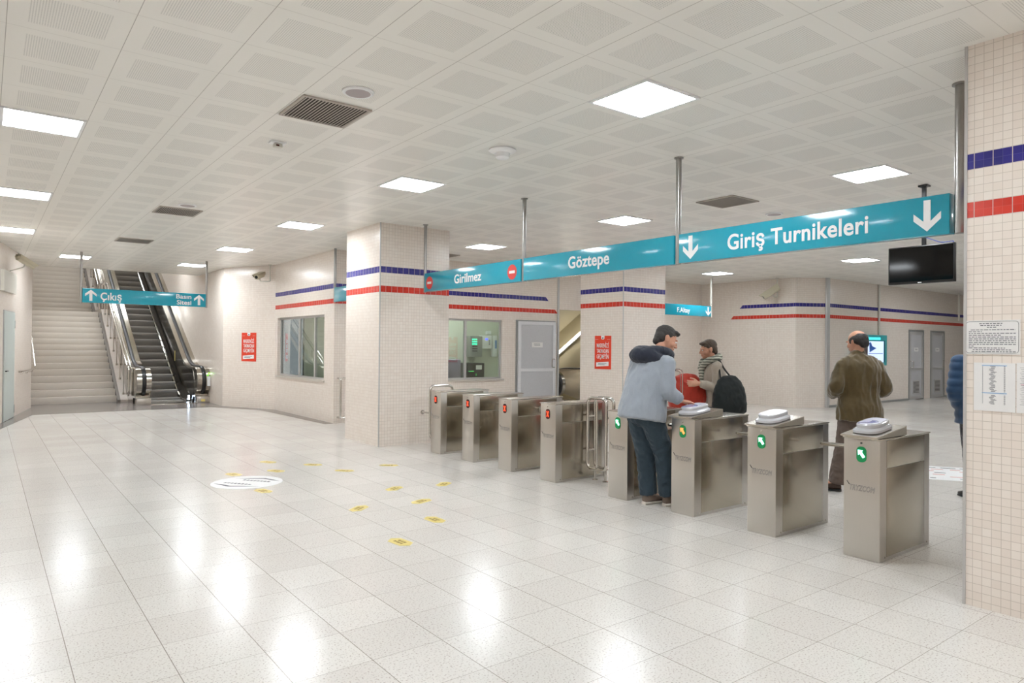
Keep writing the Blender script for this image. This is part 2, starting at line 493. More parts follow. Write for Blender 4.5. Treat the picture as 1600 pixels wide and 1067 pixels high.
bm = bmesh.new(); box(bm, (11.40, 13.05, 0), (11.46, 13.08, CH)); struct('trim_4', bm, M['alu'], sm=False)
# corrugated end of the far wall: rounded corner plinth along the far wall
bm = bmesh.new(); box(bm, (18.0, 9.54, 0), (22.78, 9.57, .06)); box(bm, (25.5, 9.54, 0), (33, 9.57, .06)); struct('baseboard_far', bm, M['alu_d'], sm=False)

pillar('pillar', 4.84, 9.70, 6.09, 10.94, 'square cream tiled pillar left of the exit turnstiles', [(4.84, 9.70)])
pillar('pillar', 10.20, 9.68, 11.47, 10.93, 'cream tiled pillar with a red poster behind the turnstiles', [(10.20, 9.68)])
pillar('pillar', 4.85, .46, 6.10, 1.705, 'nearest cream tiled pillar with paper notices at right edge', [(4.85, 1.705)])

# ------------------------------------------------------------------ camera
cam = bpy.data.cameras.new('camera'); cam.lens = 1080/1600*36; cam.sensor_width = 36
cam.clip_end = 200
co = bpy.data.objects.new('camera', cam); C.objects.link(co); scene.camera = co
yw, pi_, ro = .6523, .0064, .0088
F = V((math.sin(yw)*math.cos(pi_), math.cos(yw)*math.cos(pi_), math.sin(pi_)))
R0 = V((math.cos(yw), -math.sin(yw), 0)); U0 = R0.cross(F)
RR = R0*math.cos(ro)+U0*math.sin(ro); UU = -R0*math.sin(ro)+U0*math.cos(ro)
mw = Matrix(((RR.x, UU.x, -F.x, 0), (RR.y, UU.y, -F.y, 0), (RR.z, UU.z, -F.z, 1.574), (0, 0, 0, 1)))
co.matrix_world = mw

# ------------------------------------------------------------------ ceiling fittings
def ceiling_light(x, y, label, group=None):
    t = thing('ceiling_light', label, 'ceiling light', (x, y, CH-.012), 0, group)
    bm = bmesh.new()
    for a, b in (((-.297, -.297, 0), (.297, -.272, .012)), ((-.297, .272, 0), (.297, .297, .012)), ((-.297, -.272, 0), (-.272, .272, .012)), ((.272, -.272, 0), (.297, .272, .012))):
        box(bm, a, b)
    obj('frame', bm, M['white'], t, sm=False, local=True)
    bm = bmesh.new(); box(bm, (-.272, -.272, .003), (.272, .272, .011))
    obj('diffuser', bm, M['light'], t, sm=False, local=True)
    return t
LG = {
 (3.98, 3.58): 'large bright square ceiling light nearest the camera, above the turnstiles',
 (.38, 7.18): 'square ceiling light nearest the camera in the left edge row',
 (.38, 10.78): 'second square ceiling light from the camera along the left edge',
 (.38, 14.38): 'third square ceiling light from the camera along the left edge',
 (1.58, 17.98): 'square ceiling light above the left end of the exit sign',
 (3.98, 7.18): 'square ceiling light left of the white dome detector',
 (3.98, 10.78): 'square ceiling light left of the striped pillar top',
 (3.98, 14.38): 'square ceiling light in front of the wall camera above the escalator side',
 (3.98, 17.98): 'square ceiling light above the right end of the exit sign',
 (7.58, 3.58): 'square ceiling light above the right end of the long teal sign',
 (7.58, 7.18): 'square ceiling light beyond the middle of the long teal sign',
 (7.58, 10.78): 'square ceiling light just right of the striped pillar top',
 (14.78, 7.18): 'square ceiling light left of the hanging black screen',
 (14.78, 10.78): 'small distant square ceiling light above the hanging platform sign'}
for (x, y), l in LG.items(): ceiling_light(x, y, l, 'square ceiling lights')
src = [o for o in bpy.data.objects if o.name.startswith('ceiling_light')][0]
for x, y in ((.38, 3.58), (.38, -.02), (3.98, -.02), (3.98, -3.62), (.38, -3.62), (7.58, -.02), (11.18, -.02), (11.18, 3.58), (11.18, 7.18), (11.18, 10.78),
             (14.78, 3.58), (18.38, 3.58), (21.98, 3.58), (21.98, 7.18), (25.58, 3.58)):
    dup(src, (x, y, CH-.012), label='square ceiling light out of view beyond the frame, pillar or signs', group='square ceiling lights out of view')

def vent(x, y, label):
    t = thing('ceiling_vent', label, 'vent', (x, y, CH-.015), 0, 'slatted ceiling vents')
    bm = bmesh.new()
    for a, b in (((-.28, -.28, 0), (.28, -.262, .014)), ((-.28, .262, 0), (.28, .28, .014)), ((-.28, -.262, 0), (-.262, .262, .014)), ((.262, -.262, 0), (.28, .262, .014))): box(bm, a, b)
    obj('frame', bm, M['vent'], t, sm=False, local=True)
    bm = bmesh.new(); box(bm, (-.262, -.262, .012), (.262, .262, .014)); obj('backing', bm, M['vent_dark'], t, sm=False, local=True)
    bm = bmesh.new()
    for k in range(20):
        xx = -.255+k*.0265
        prism(bm, [(xx, -.262, .001), (xx+.011, -.262, .001), (xx+.016, -.262, .011), (xx+.013, -.262, .011)], (0, .524, 0))
    obj('slats', bm, M['vent'], t, sm=False, local=True)
vent(2.18, 5.38, 'large slatted ceiling vent nearest the camera')
vent(2.18, 10.78, 'slatted ceiling vent in the middle distance at left')
vent(2.18, 14.38, 'farthest slatted ceiling vent above the stairs sign')
vent(7.60, 5.40, 'slatted ceiling vent beyond the long teal sign')
vent(7.60, 12.4, 'slatted ceiling vent between the striped pillar and the booth front')

def speaker(x, y, label):
    t = thing('ceiling_speaker', label, 'speaker', (x, y, CH-.02), 0, 'round ceiling speakers')
    bm = bmesh.new()
    prof = [(.118, .018), (.115, .008), (.105, .002), (.092, .004)]
    rings = [[V((r*math.cos(2*math.pi*k/32), r*math.sin(2*math.pi*k/32), z)) for k in range(32)] for r, z in prof]
    loft(bm, rings, 0, True, False); obj('rim', bm, M['white'], t, local=True)
    bm = bmesh.new(); cyl(bm, (0, 0, .004), (0, 0, .016), .094, 32); obj('grille', bm, M['spk'], t, local=True)
speaker(2.20, 4.80, 'round ceiling speaker next to the nearest vent')
speaker(2.19, 10.20, 'small distant round ceiling speaker by the second vent')
speaker(8.80, 5.48, 'round ceiling speaker beyond the long teal sign')

def lathe(bm, prof, c, seg=32, mi=0):
    c = V(c)
    loft(bm, [[c+V((r*math.cos(2*math.pi*k/seg), r*math.sin(2*math.pi*k/seg), z)) for k in range(seg)] for r, z in prof], mi)
t = thing('dome_detector', 'white mushroom shaped dome detector in the middle of the ceiling', 'detector', (3.95, 5.35, CH-.1))
bm = bmesh.new(); lathe(bm, [(.13, CH), (.135, CH-.012), (.12, CH-.022), (.085, CH-.035)], (3.95, 5.35, 0)); obj('base', bm, M['white'], t)
bm = bmesh.new(); lathe(bm, [(.075, CH-.034), (.068, CH-.055), (.066, CH-.075), (.05, CH-.088), (.02, CH-.092)], (3.95, 5.35, 0)); obj('dome', bm, M['white'], t)
t = thing('ceiling_sensor', 'small white ceiling sensor hanging near the left ceiling vent', 'sensor', (2.16, 6.47, CH-.07))
bm = bmesh.new(); box(bm, (2.09, 6.42, CH-.02), (2.23, 6.52, CH-.001), .004); obj('base', bm, M['white'], t)
bm = bmesh.new(); box(bm, (2.12, 6.43, CH-.06), (2.20, 6.49, CH-.02), .012); obj('sensor_head', bm, M['offwhite'], t)
bm = bmesh.new(); box(bm, (2.135, 6.425, CH-.05), (2.165, 6.431, CH-.035)); obj('lens', bm, M['led_rd'], t)

# ------------------------------------------------------------------ signs
def arrow_pts(cx, cy, h, w, up):
    s = 1 if up else -1
    P = [(-.13*w, -.5*h), (.13*w, -.5*h), (.13*w, .18*h), (.5*w, -.10*h), (.5*w, .13*h), (0, .5*h), (-.5*w, .13*h), (-.5*w, -.10*h), (-.13*w, .18*h)]
    P = [(cx+x, cy+s*y) for x, y in P]
    return P if up else list(reversed(P))
SX = 5.45
t = thing('overhead_sign', 'long teal overhead sign on steel poles above the turnstiles reading Giriş Turnikeleri', 'sign', (SX, 5.7, 2.4))
for ya, yb in ((9.40, 6.965), (6.91, 4.495), (4.43, 2.02)):
    bm = bmesh.new(); box(bm, (SX, yb, 2.405), (SX+.10, ya, 2.69), .003); p = obj('sign_panel', bm, M['teal'], t)
    if ya == 9.40: p1 = p
    elif ya == 6.91: p2 = p
    else: p3 = p
fr = Fr((SX, 0, 0), (0, -1, 0))       # x = -Y
lettering('lettering', 'Girilmez', fr, -8.534, -7.847, 2.475, 2.605, M['white'], p1)
for yc in (9.245, 7.145):
    bm = bmesh.new(); fr.disc(bm, -yc, 2.535, .098, .098, 0, .003); q = obj('no_entry_symbol', bm, M['nored'], p1, sm=False)
    bm = bmesh.new(); fr.rect(bm, -yc-.06, 2.517, -yc+.06, 2.553, .003, .005); obj('symbol_bar', bm, M['white'], q, sm=False) if False else obj('no_entry_bar', bm, M['white'], p1, sm=False)
lettering('lettering', 'Göztepe', fr, -6.057, -5.387, 2.485, 2.625, M['white'], p2)
lettering('lettering', 'Giriş Turnikeleri', fr, -3.866, -2.587, 2.475, 2.618, M['white'], p3)
for yc, w in ((4.288, .17), (2.166, .175)):
    bm = bmesh.new(); fr.poly(bm, arrow_pts(-yc, 2.548, .228, w*1.05, False), 0, .003); obj('arrow', bm, M['white'], p3, sm=False)
for yc, r in ((9.43, .024), (6.937, .026), (4.462, .028), (1.965, .033)):
    bm = bmesh.new(); cyl(bm, (SX+.03, yc, 2.40), (SX+.03, yc, CH), r, 20)
    obj('pole', bm, M['pole'], t)
    bm = bmesh.new(); cyl(bm, (SX+.03, yc, CH-.012), (SX+.03, yc, CH), r+.018, 20); obj('pole_flange', bm, M['pole'], t)
# second section of the same row, mostly behind the pillar
t = thing('overhead_sign', 'short teal hanging sign left of the tiled pillar, partly hidden behind it', 'sign', (SX, 12, 2.4))
bm = bmesh.new(); box(bm, (SX, 11.0, 2.405), (SX+.10, 12.90, 2.69), .003); obj('sign_panel', bm, M['teal'], t)
for yc in (12.93,):
    bm = bmesh.new(); cyl(bm, (SX+.03, yc, 2.40), (SX+.03, yc, CH), .026, 20); obj('pole', bm, M['pole'], t)
# exit sign
t = thing('exit_sign', 'teal hanging sign reading Çıkış and Basın Sitesi before the stairs', 'sign', (2.84, 16.95, 2.42))
bm = bmesh.new(); box(bm, (1.625, 16.92, 2.405), (4.045, 16.98, 2.705), .003); p = obj('sign_panel', bm, M['teal'], t)
fr = Fr((0, 16.92, 0), (1, 0, 0))
lettering('lettering', 'Çıkış', fr, 1.95, 2.345, 2.47, 2.63, M['white'], p)
lettering('lettering', 'Basın', fr, 3.42, 3.737, 2.575, 2.675, M['white'], p)
lettering('lettering', 'Sitesi', fr, 3.435, 3.737, 2.44, 2.54, M['white'], p)
for xc in (1.775, 3.90):
    bm = bmesh.new(); fr.poly(bm, arrow_pts(xc, 2.56, .235, .21, True), 0, .003); obj('arrow', bm, M['white'], p, sm=False)
for xc in (1.60, 4.065):
    bm = bmesh.new(); cyl(bm, (xc, 16.95, 2.39), (xc, 16.95, CH), .024, 20); obj('pole', bm, M['pole'], t)
# platform sign
t = thing('platform_sign', 'small teal hanging sign reading F.Altay right of the poster pillar', 'sign', (14.6, 11.5, 2.4))
bm = bmesh.new(); box(bm, (13.45, 11.46, 2.40), (15.45, 11.52, 2.68), .003); p = obj('sign_panel', bm, M['teal'], t)
fr = Fr((0, 11.46, 0), (1, 0, 0))
lettering('lettering', 'F.Altay', fr, 14.046, 14.56, 2.475, 2.60, M['white'], p)
bm = bmesh.new(); fr.poly(bm, arrow_pts(15.32, 2.54, .23, .21, False), 0, .003); obj('arrow', bm, M['white'], p, sm=False)
for xc in (15.48, 13.42):
    bm = bmesh.new(); cyl(bm, (xc, 11.49, 2.38), (xc, 11.49, CH), .026, 16); obj('pole', bm, M['offwhite'], t)

# ------------------------------------------------------------------ TV
t = thing('television', 'black flat television hanging from the ceiling beside the near pillar', 'television', (8.55, 3.45, 2.33))
bm = bmesh.new(); box(bm, (8.50, 3.095, 2.33), (8.55, 3.80, 2.765), .006); box(bm, (8.55, 3.25, 2.40), (8.60, 3.65, 2.70), .015); obj('housing', bm, M['black'], t)
bm = bmesh.new(); box(bm, (8.498, 3.11, 2.358), (8.501, 3.785, 2.752)); obj('screen', bm, M['tvscreen'], t, sm=False)
bm = bmesh.new(); box(bm, (8.56, 3.42, 2.6), (8.59, 3.46, CH)); box(bm, (8.53, 3.39, CH-.02), (8.62, 3.49, CH)); obj('mount', bm, M['black'], t)
fr = Fr((8.50, 0, 0), (0, -1, 0))
bm = bmesh.new(); fr.rect(bm, -3.475, 2.337, -3.435, 2.345, 0, .002); obj('maker_mark', bm, M['white'], t, sm=False)
bm = bmesh.new(); tube(bm, fillet([(8.56, 3.14, 2.76), (8.55, 3.12, 2.785), (8.55, 3.25, 2.78), (8.57, 3.42, 2.86)], .04), .004, 6); obj('cable', bm, plain('blue_cable', (60, 90, 190)), t, label='thin blue cable')
# ------------------------------------------------------------------ posters and notices
def poster(O, X, w, h, label, name='wall_poster', group='red notices'):
    fr = Fr(O, X)
    t = thing(name, label, 'poster', fr.p(w/2, 0), 0, group)
    bm = bmesh.new(); fr.rect(bm, 0, 0, w, h, 0, .006); s = obj('sheet', bm, M['red'], t, sm=False)
    bm = bmesh.new(); fr.poly(bm, [(.40*w, h), (.40*w, .93*h), (.44*w, .89*h), (.56*w, .89*h), (.60*w, .93*h), (.60*w, h)][::1], .006, .008)
    obj('logo_tab', bm, M['white'], t, sm=False)
    bm = bmesh.new(); fr.poly(bm, [(.10*w, .07*h), (.86*w, .10*h), (.86*w, .23*h), (.10*w, .195*h)], .006, .008); obj('white_label', bm, M['white'], t, sm=False)
    for xa_ in (.04, .76):
        bm = bmesh.new(); fr.rect(bm, xa_*w, .888*h, (xa_+.18)*w, .893*h, .006, .008); obj('white_rule', bm, M['white'], t, sm=False)
    bm = bmesh.new(); fr.disc(bm, .5*w, .93*h, .04*w, None, .008, .009, 12)
    fr.rect(bm, .22*w, .16*h, .74*w, .175*h, .008, .009); fr.rect(bm, .20*w, .125*h, .62*w, .138*h, .008, .009)
    obj('small_print', bm, M['ink'], t, sm=False)
    for k, s_ in enumerate(('MASKENİZİ', 'TAKMADAN', 'GEÇMEYİN')):
        y0 = h*(.645-.165*k)
        lettering('lettering', s_, fr, .13*w, .86*w, y0, y0+.125*h, M['white'], t, .002, .012, d0=.006)
    return t
dx = V((5.53-4.77, 16.57-18.2, 0)).normalized()
nrm = dx.cross(V((0, 0, 1)))
pp = V((5.042, 17.592, 1.14)) 
pp = V((4.77, 18.2, 1.14)) + dx*(.672)
poster(pp+nrm*.001, dx, .50, .70, 'red notice poster on the angled wall right of the escalator')
poster((10.199, 10.48, 1.11), (0, -1, 0), .475, .69, 'red notice poster on the pillar behind the turnstiles')

fr = Fr((4.849, 0, 0), (0, -1, 0))
t = thing('notice_plaque', 'white framed rules notice, topmost on the near pillar', 'notice', (4.845, 1.56, 1.55))
bm = bmesh.new(); fr.rect(bm, -1.708, 1.549, -1.417, 1.755, 0, .004); obj('sheet', bm, M['paper'], t, sm=False)
bm = bmesh.new()
tube(bm, fillet([fr.p(x, y, .0045) for x, y in ((-1.700, 1.556), (-1.424, 1.556), (-1.424, 1.748), (-1.700, 1.748))], .022, 5, True), .0009, 5, closed=True)
obj('border_line', bm, M['ink_d'], t)
bm = bmesh.new()
rows = [(.62, .25, .7), (.6, .27, .68), (.58, .4, .58), (.545, .08, .94), (.525, .04, .3), (.5, .04, .95), (.48, .04, .67), (.455, .04, .95), (.435, .04, .95), (.415, .04, .95), (.395, .04, .95), (.375, .04, .95), (.355, .04, .14), (.33, .04, .75), (.31, .12, .88), (.29, .10, .95)]
for i, (q, a, b) in enumerate(rows):
    y = 1.735-.0111*i-(.004 if i > 2 else 0); x = a
    while x < b:
        l = random.uniform(.03, .09); l = min(l, b-x)
        fr.rect(bm, -1.695+x*.27, y-.0022, -1.695+(x+l)*.27, y+.0022, .004, .0046)
        x += l+.018
obj('printed_text', bm, M['ink'], t, sm=False)
def sheet(y0, y1, z0, z1, label, pink=False):
    t = thing('paper_notice', label, 'notice', (4.845, (y0+y1)/2, z0), 0, 'paper sheets on the near pillar')
    bm = bmesh.new(); fr.rect(bm, -y0, z0, -y1, z1, 0, .003); obj('sheet', bm, M['paper'], t, sm=False)
    W = y0-y1; H = z1-z0
    bm = bmesh.new()
    if not pink:
        fr.rect(bm, -y0+.2*W, z0+.935*H, -y0+.8*W, z0+.955*H, .003, .0036); fr.rect(bm, -y0+.2*W, z0+.365*H, -y0+.8*W, z0+.385*H, .003, .0036)
        obj('blue_rule', bm, plain('pale_blue_ink', (160, 190, 222)), t, sm=False)
        bm = bmesh.new()
        for k in range(40):
            z = z0+(.93-.02*k)*H
            if .35 < (z-z0)/H < .40: continue
            s_ = .40+.03*math.sin(k*1.3); fr.rect(bm, -y0+s_*W, z-.0012, -y0+(s_+.11+.02*math.cos(k*2))*W, z+.0012, .003, .0036)
            fr.rect(bm, -y0+.73*W, z-.0012, -y0+.765*W, z+.0012, .003, .0036)
        fr.rect(bm, -y0+.215*W, z0+.15*H, -y0+.222*W, z0+.93*H, .003, .0036)
        obj('printed_text', bm, M['ink'], t, sm=False)
    else:
        fr.rect(bm, -y0+.1*W, z0+.56*H, -y0+.6*W, z0+.568*H, .003, .0036); obj('pink_rule', bm, plain('pink_ink', (226, 90, 150)), t, sm=False)
        bm = bmesh.new()
        for k in range(22): fr.rect(bm, -y0+(.08+.02*(k % 3))*W, z0+(.9-.035*k)*H, -y0+(.45+.1*(k % 4))*W, z0+(.905-.035*k)*H, .003, .0036)
        obj('printed_text', bm, M['ink'], t, sm=False)
sheet(1.656, 1.440, 1.205, 1.497, 'paper table sheet with pale blue lines taped to the near pillar')
sheet(1.434, 1.225, 1.205, 1.500, 'paper sheet with a pink line cut by the right frame edge', True)

# ------------------------------------------------------------------ doors
def door(num, a, ang, w, h, frame_m, leaf_m, rail_z, label, vent_=False, handle='left', fd=.06, plate=True, midrail=True, thick=.04, hinge_side='left', fh=None):
    """frame fixed in the wall opening from point a along direction ang; leaf children in the same frame"""
    X = V((math.cos(ang), math.sin(ang), 0)); fr = Fr(a, X)
    t = bpy.data.objects.new('door_%d' % num, None); C.objects.link(t); t.location = a; t['kind'] = 'structure'
    bm = bmesh.new()
    fr.rect(bm, 0, 0, .05, h, -.10, .015); fr.rect(bm, w-.05, 0, w, h, -.10, .015); fr.rect(bm, .05, h-.05, w-.05, h, -.10, .015)
    obj('door_frame', bm, frame_m, t, sm=False)
    return t, fr
def leaf(t, fr, x0, x1, z0, z1, M1, M2, d0, d1, border=.09, rail=.95, plate=True, louvre=False, handle='r'):
    bm = bmesh.new(); fr.rect(bm, x0+border, z0+.05, x1-border, z1-border, d0+.012, d1-.012); L = obj('door_panel', bm, M2, t, sm=False)
    bm = bmesh.new()
    fr.rect(bm, x0, z0, x0+border, z1, d0, d1); fr.rect(bm, x1-border, z0, x1, z1, d0, d1)
    fr.rect(bm, x0+border, z1-border, x1-border, z1, d0, d1); fr.rect(bm, x0+border, z0, x1-border, z0+border, d0, d1)
    fr.rect(bm, x0+border, rail-.035, x1-border, rail+.035, d0, d1)
    obj('door_stile', bm, M1, t, sm=False)
    if plate:
        bm = bmesh.new(); xc = (x0+x1)/2; fr.rect(bm, xc-.15, z1-.62, xc+.15, z1-.50, d1-.012, d1-.006)
        q = obj('name_plate', bm, M['paper'], t, sm=False)
        bm = bmesh.new()
        for k in (0, 1): fr.rect(bm, xc-.09+.01*k, z1-.545-.03*k, xc+.08, z1-.535-.03*k, d1-.006, d1-.005)
        obj('name_plate_text', bm, M['ink'], t, sm=False)
    if louvre:
        bm = bmesh.new(); xc = (x0+x1)/2
        fr.rect(bm, xc-.24, .18, xc+.24, .60, d1-.012, d1-.002)
        for k in range(9): fr.rect(bm, xc-.19, .22+k*.04, xc+.19, .235+k*.04, d1-.002, d1, 1)
        obj('louvre', bm, [M['alu'], M['vent_dark']], t, sm=False)
    hx = x1-.05 if handle == 'r' else x0+.05
    s = -1 if handle == 'r' else 1
    bm = bmesh.new()
    tube(bm, fillet([fr.p(hx, rail+.06, d1), fr.p(hx, rail+.06, d1+.05), fr.p(hx+s*.09, rail+.06, d1+.06), fr.p(hx+s*.09, rail+.26, d1+.06), fr.p(hx, rail+.26, d1+.05), fr.p(hx, rail+.26, d1)], .03), .010, 8)
    obj('door_handle', bm, M['pipe'], t)
t, fr = door(1, (10.09, 13.07, 0), 0, 1.24, 2.2, M['alu_d'], None, .9, '')
a_ = R(-11.5)
frl = Fr((10.14, 13.04, 0), (math.cos(a_), math.sin(a_), 0))
leaf(t, frl, .0, 1.03, .02, 2.165, plain('pale_door_stile', (226, 226, 228), .4), plain('booth_door_panel', (200, 200, 203), .45), -.02, .02, .08, 1.0)
t, fr = door(2, (22.78, 9.57, 0), 0, 1.09, 2.19, M['alu_d'], None, .9, '')
leaf(t, fr, .06, 1.03, .02, 2.13, M['alu'], M['grey_panel'], -.03, .01, .10, .95, True, True, 'l')
t, fr = door(3, (24.36, 9.57, 0), 0, 1.10, 2.19, M['alu_d'], None, .9, '')
leaf(t, fr, .06, 1.03, .02, 2.13, M['alu'], M['grey_panel'], -.03, .01, .10, .95, True, True, 'r')
# pale green door in the left wall
dl = V((.9+.55, 8.0, 0)).normalized(); al = math.atan2(dl.y, dl.x)
pA = V((-.55, 12.0, 0)) + dl*(8.13-3.42)
t, fr = door(4, pA, al, 1.11, 2.19, M['alu_d'], None, .9, '')
bm = bmesh.new(); fr.rect(bm, .03, .01, 1.09, 2.17, -.03, .025); obj('door_leaf', bm, M['door_l'], t, sm=False)
bm = bmesh.new(); [fr.rect(bm, 1.085, z, 1.125, z+.16, .02, .032) for z in (.10, 1.85)]; obj('hinge', bm, M['alu_d'], t, sm=False)
bm = bmesh.new(); fr.rect(bm, .08, .98, .26, 1.0, .03, .06); obj('door_handle', bm, M['black'], t, sm=False)
frw = Fr(V((-.55, 12.0, 0)), dl)
bm = bmesh.new(); frw.rect(bm, 4.4, 2.55, 5.72, 2.95, 0, .06); o = obj('wall_cabinet', bm, M['offwhite'], None, sm=False); tag(o, 'pale grey wall box above the green door at the left edge', 'box')

# ------------------------------------------------------------------ booth windows and interior
def window(num, fr, x0, x1, z0, z1, mull, sill=True, depth=.07):
    t = bpy.data.objects.new('window_%d' % num, None); C.objects.link(t); t.location = fr.p((x0+x1)/2, z0); t['kind'] = 'structure'
    bm = bmesh.new(); w = .045
    fr.rect(bm, x0, z0, x0+w, z1, -depth-.05, -depth); fr.rect(bm, x1-w, z0, x1, z1, -depth-.05, -depth)
    fr.rect(bm, x0+w, z0, x1-w, z0+w, -depth-.05, -depth); fr.rect(bm, x0+w, z1-w, x1-w, z1, -depth-.05, -depth)
    for m_ in mull: fr.rect(bm, m_-.03, z0+w, m_+.03, z1-w, -depth-.045, -depth+.005)
    obj('window_frame', bm, M['alu'], t, sm=False)
    bm = bmesh.new(); fr.rect(bm, x0+w, z0+w, x1-w, z1-w, -depth-.030, -depth-.022); obj('pane', bm, M['glass'], t, sm=False)
    bm = bmesh.new(); fr.rect(bm, x0-.05, z0-.035, x1+.05, z0+.005, -depth, .03); obj('window_sill', bm, M['stone'], t, sm=False)
window(1, Fr((5.53, 0, 0), (0, -1, 0)), -16.41, -13.57, .83, 2.185, (-15.16, -14.25))
window(2, Fr((0, 13.07, 0), (1, 0, 0)), 7.0, 9.69, .80, 2.175, (8.68,), depth=.04)
bm = bmesh.new(); box(bm, (5.70, 15.1, 0), (11.24, 15.2, CH)); struct('wall_booth_rear', bm, M['booth'], sm=False)
bm = bmesh.new(); box(bm, (11.14, 13.23, 0), (11.24, 15.09, CH)); struct('wall_booth_right', bm, M['booth'], sm=False)
t = thing('linear_light', 'linear light on the ceiling inside the ticket booth', 'light', (8.7, 14.1, CH-.1))
bm = bmesh.new(); box(bm, (7.9, 14.0, CH-.06), (9.5, 14.2, CH)); obj('housing', bm, M['white'], t, sm=False)
bm = bmesh.new(); box(bm, (7.92, 14.02, CH-.065), (9.48, 14.18, CH-.06)); obj('tube', bm, emit('booth_tube', (240, 255, 245), 24.0), t, sm=False)
# equipment on the booth back wall (Y = 15.1)
def bx(name, x0, z0, x1, z1, d, m, label, cat, bev=.008):
    t = thing(name, label, cat, (x0/2+x1/2, 15.1-d/2, z0))
    bm = bmesh.new(); box(bm, (x0, 15.1-d, z0), (x1, 15.1, z1), bev); obj('housing', bm, m, t); return t
frb = lambda d: Fr((0, 15.1-d, 0), (1, 0, 0))
t = bx('switch_cabinet', 10.02, 1.28, 10.40, 1.82, .20, M['alu_d'], 'grey switch cabinet with green lamps inside the booth', 'cabinet')
bm = bmesh.new(); f_ = frb(.20)
for i in range(3):
    for j in range(3): f_.rect(bm, 10.08+.055*i, 1.72-.06*j, 10.115+.055*i, 1.75-.06*j, 0, .004)
obj('indicator_lamps', bm, emit('lamp_green', (40, 255, 170), 1), t, sm=False)
bm = bmesh.new(); [f_.rect(bm, 10.08, 1.54-.06*j, 10.24, 1.565-.06*j, 0, .004) for j in range(3)]; obj('switch_rows', bm, M['ink_d'], t, sm=False)
t = bx('alarm_panel', 10.43, 1.50, 10.75, 1.845, .14, M['white'], 'white alarm panel with small blue display inside the booth', 'panel')
bm = bmesh.new(); frb(.14).rect(bm, 10.53, 1.72, 10.62, 1.77, 0, .004); obj('display', bm, M['blue_glow'], t, sm=False)
bm = bmesh.new(); [frb(.14).rect(bm, 10.65, 1.60+.035*j, 10.69, 1.615+.035*j, 0, .004) for j in range(4)]; obj('buttons', bm, M['ink_d'], t, sm=False)
t = bx('meter_box', 10.63, 1.87, 10.77, 1.97, .08, M['white'], 'small white meter box above the alarm panel in the booth', 'box')
t = bx('junction_box', 10.81, 1.28, 10.96, 1.85, .10, M['white'], 'tall narrow white box right of the alarm panel in the booth', 'box')
bm = bmesh.new(); frb(.10).rect(bm, 10.88, 1.50, 10.94, 1.72, 0, .004); obj('label_strip', bm, plain('pale_blue_label', (120, 160, 215)), t, sm=False)
t = thing('server_rack', 'black equipment rack with a paper label inside the booth', 'rack', (9.84, 14.7, .02))
bm = bmesh.new(); box(bm, (9.60, 14.40, .02), (10.12, 15.05, 1.13), .01); obj('housing', bm, M['black'], t)
f_ = Fr((0, 14.4, 0), (1, 0, 0))
bm = bmesh.new(); f_.rect(bm, 9.86, .97, 10.04, 1.08, 0, .003); obj('paper_label', bm, M['paper'], t, sm=False)
bm = bmesh.new(); [f_.rect(bm, 9.65+.04*i, .92, 9.668+.04*i, .935, 0, .003) for i in range(4)]; [f_.rect(bm, 9.86, .82+.03*i, 9.875, .832+.03*i, 0, .003) for i in range(2)]
obj('status_lamps', bm, emit('lamp_green2', (90, 255, 120), 1), t, sm=False)
t = thing('office_chair', 'grey high backed office chair inside the ticket booth', 'chair', (9.1, 14.0, .02))
bm = bmesh.new(); box(bm, (8.86, 13.72, .45), (9.34, 14.2, .55), .04); obj('seat', bm, fabric('grey_seat', (118, 112, 130)), t)
bm = bmesh.new(); box(bm, (8.90, 14.18, .58), (9.28, 14.28, 1.24), .045); obj('backrest', bm, fabric('grey_back', (118, 112, 130)), t)
bm = bmesh.new(); cyl(bm, (9.1, 13.96, .08), (9.1, 13.96, .46), .03); cyl(bm, (9.1, 14.22, .5), (9.1, 14.22, .7), .02)
for k in range(5): cyl(bm, (9.1, 13.96, .1), (9.1+.28*math.cos(k*1.2566), 13.96+.28*math.sin(k*1.2566), .06), .018)
obj('base', bm, M['black'], t)
t = thing('computer_monitor', 'black monitor seen through the side window of the booth', 'monitor', (6.2, 14.5, .75))
bm = bmesh.new(); box(bm, (6.18, 14.2, .86), (6.22, 14.8, 1.22), .008); obj('screen', bm, M['black'], t)
bm = bmesh.new(); cyl(bm, (6.22, 14.5, .77), (6.22, 14.5, .95), .02); box(bm, (6.12, 14.38, .76), (6.32, 14.62, .775)); obj('stand', bm, M['black'], t)
t = thing('desk', 'desk under the side window inside the ticket booth', 'desk', (6.1, 14.8, .02))
bm = bmesh.new(); box(bm, (5.75, 13.5, .73), (6.5, 15.05, .76)); obj('desk_top', bm, M['grey_panel'], t)
for x, y in ((5.8, 13.55), (6.45, 13.55), (5.8, 15.0), (6.45, 15.0)):
    bm = bmesh.new(); box(bm, (x-.02, y-.02, .02), (x+.02, y+.02, .73)); obj('leg', bm, M['alu_d'], t)

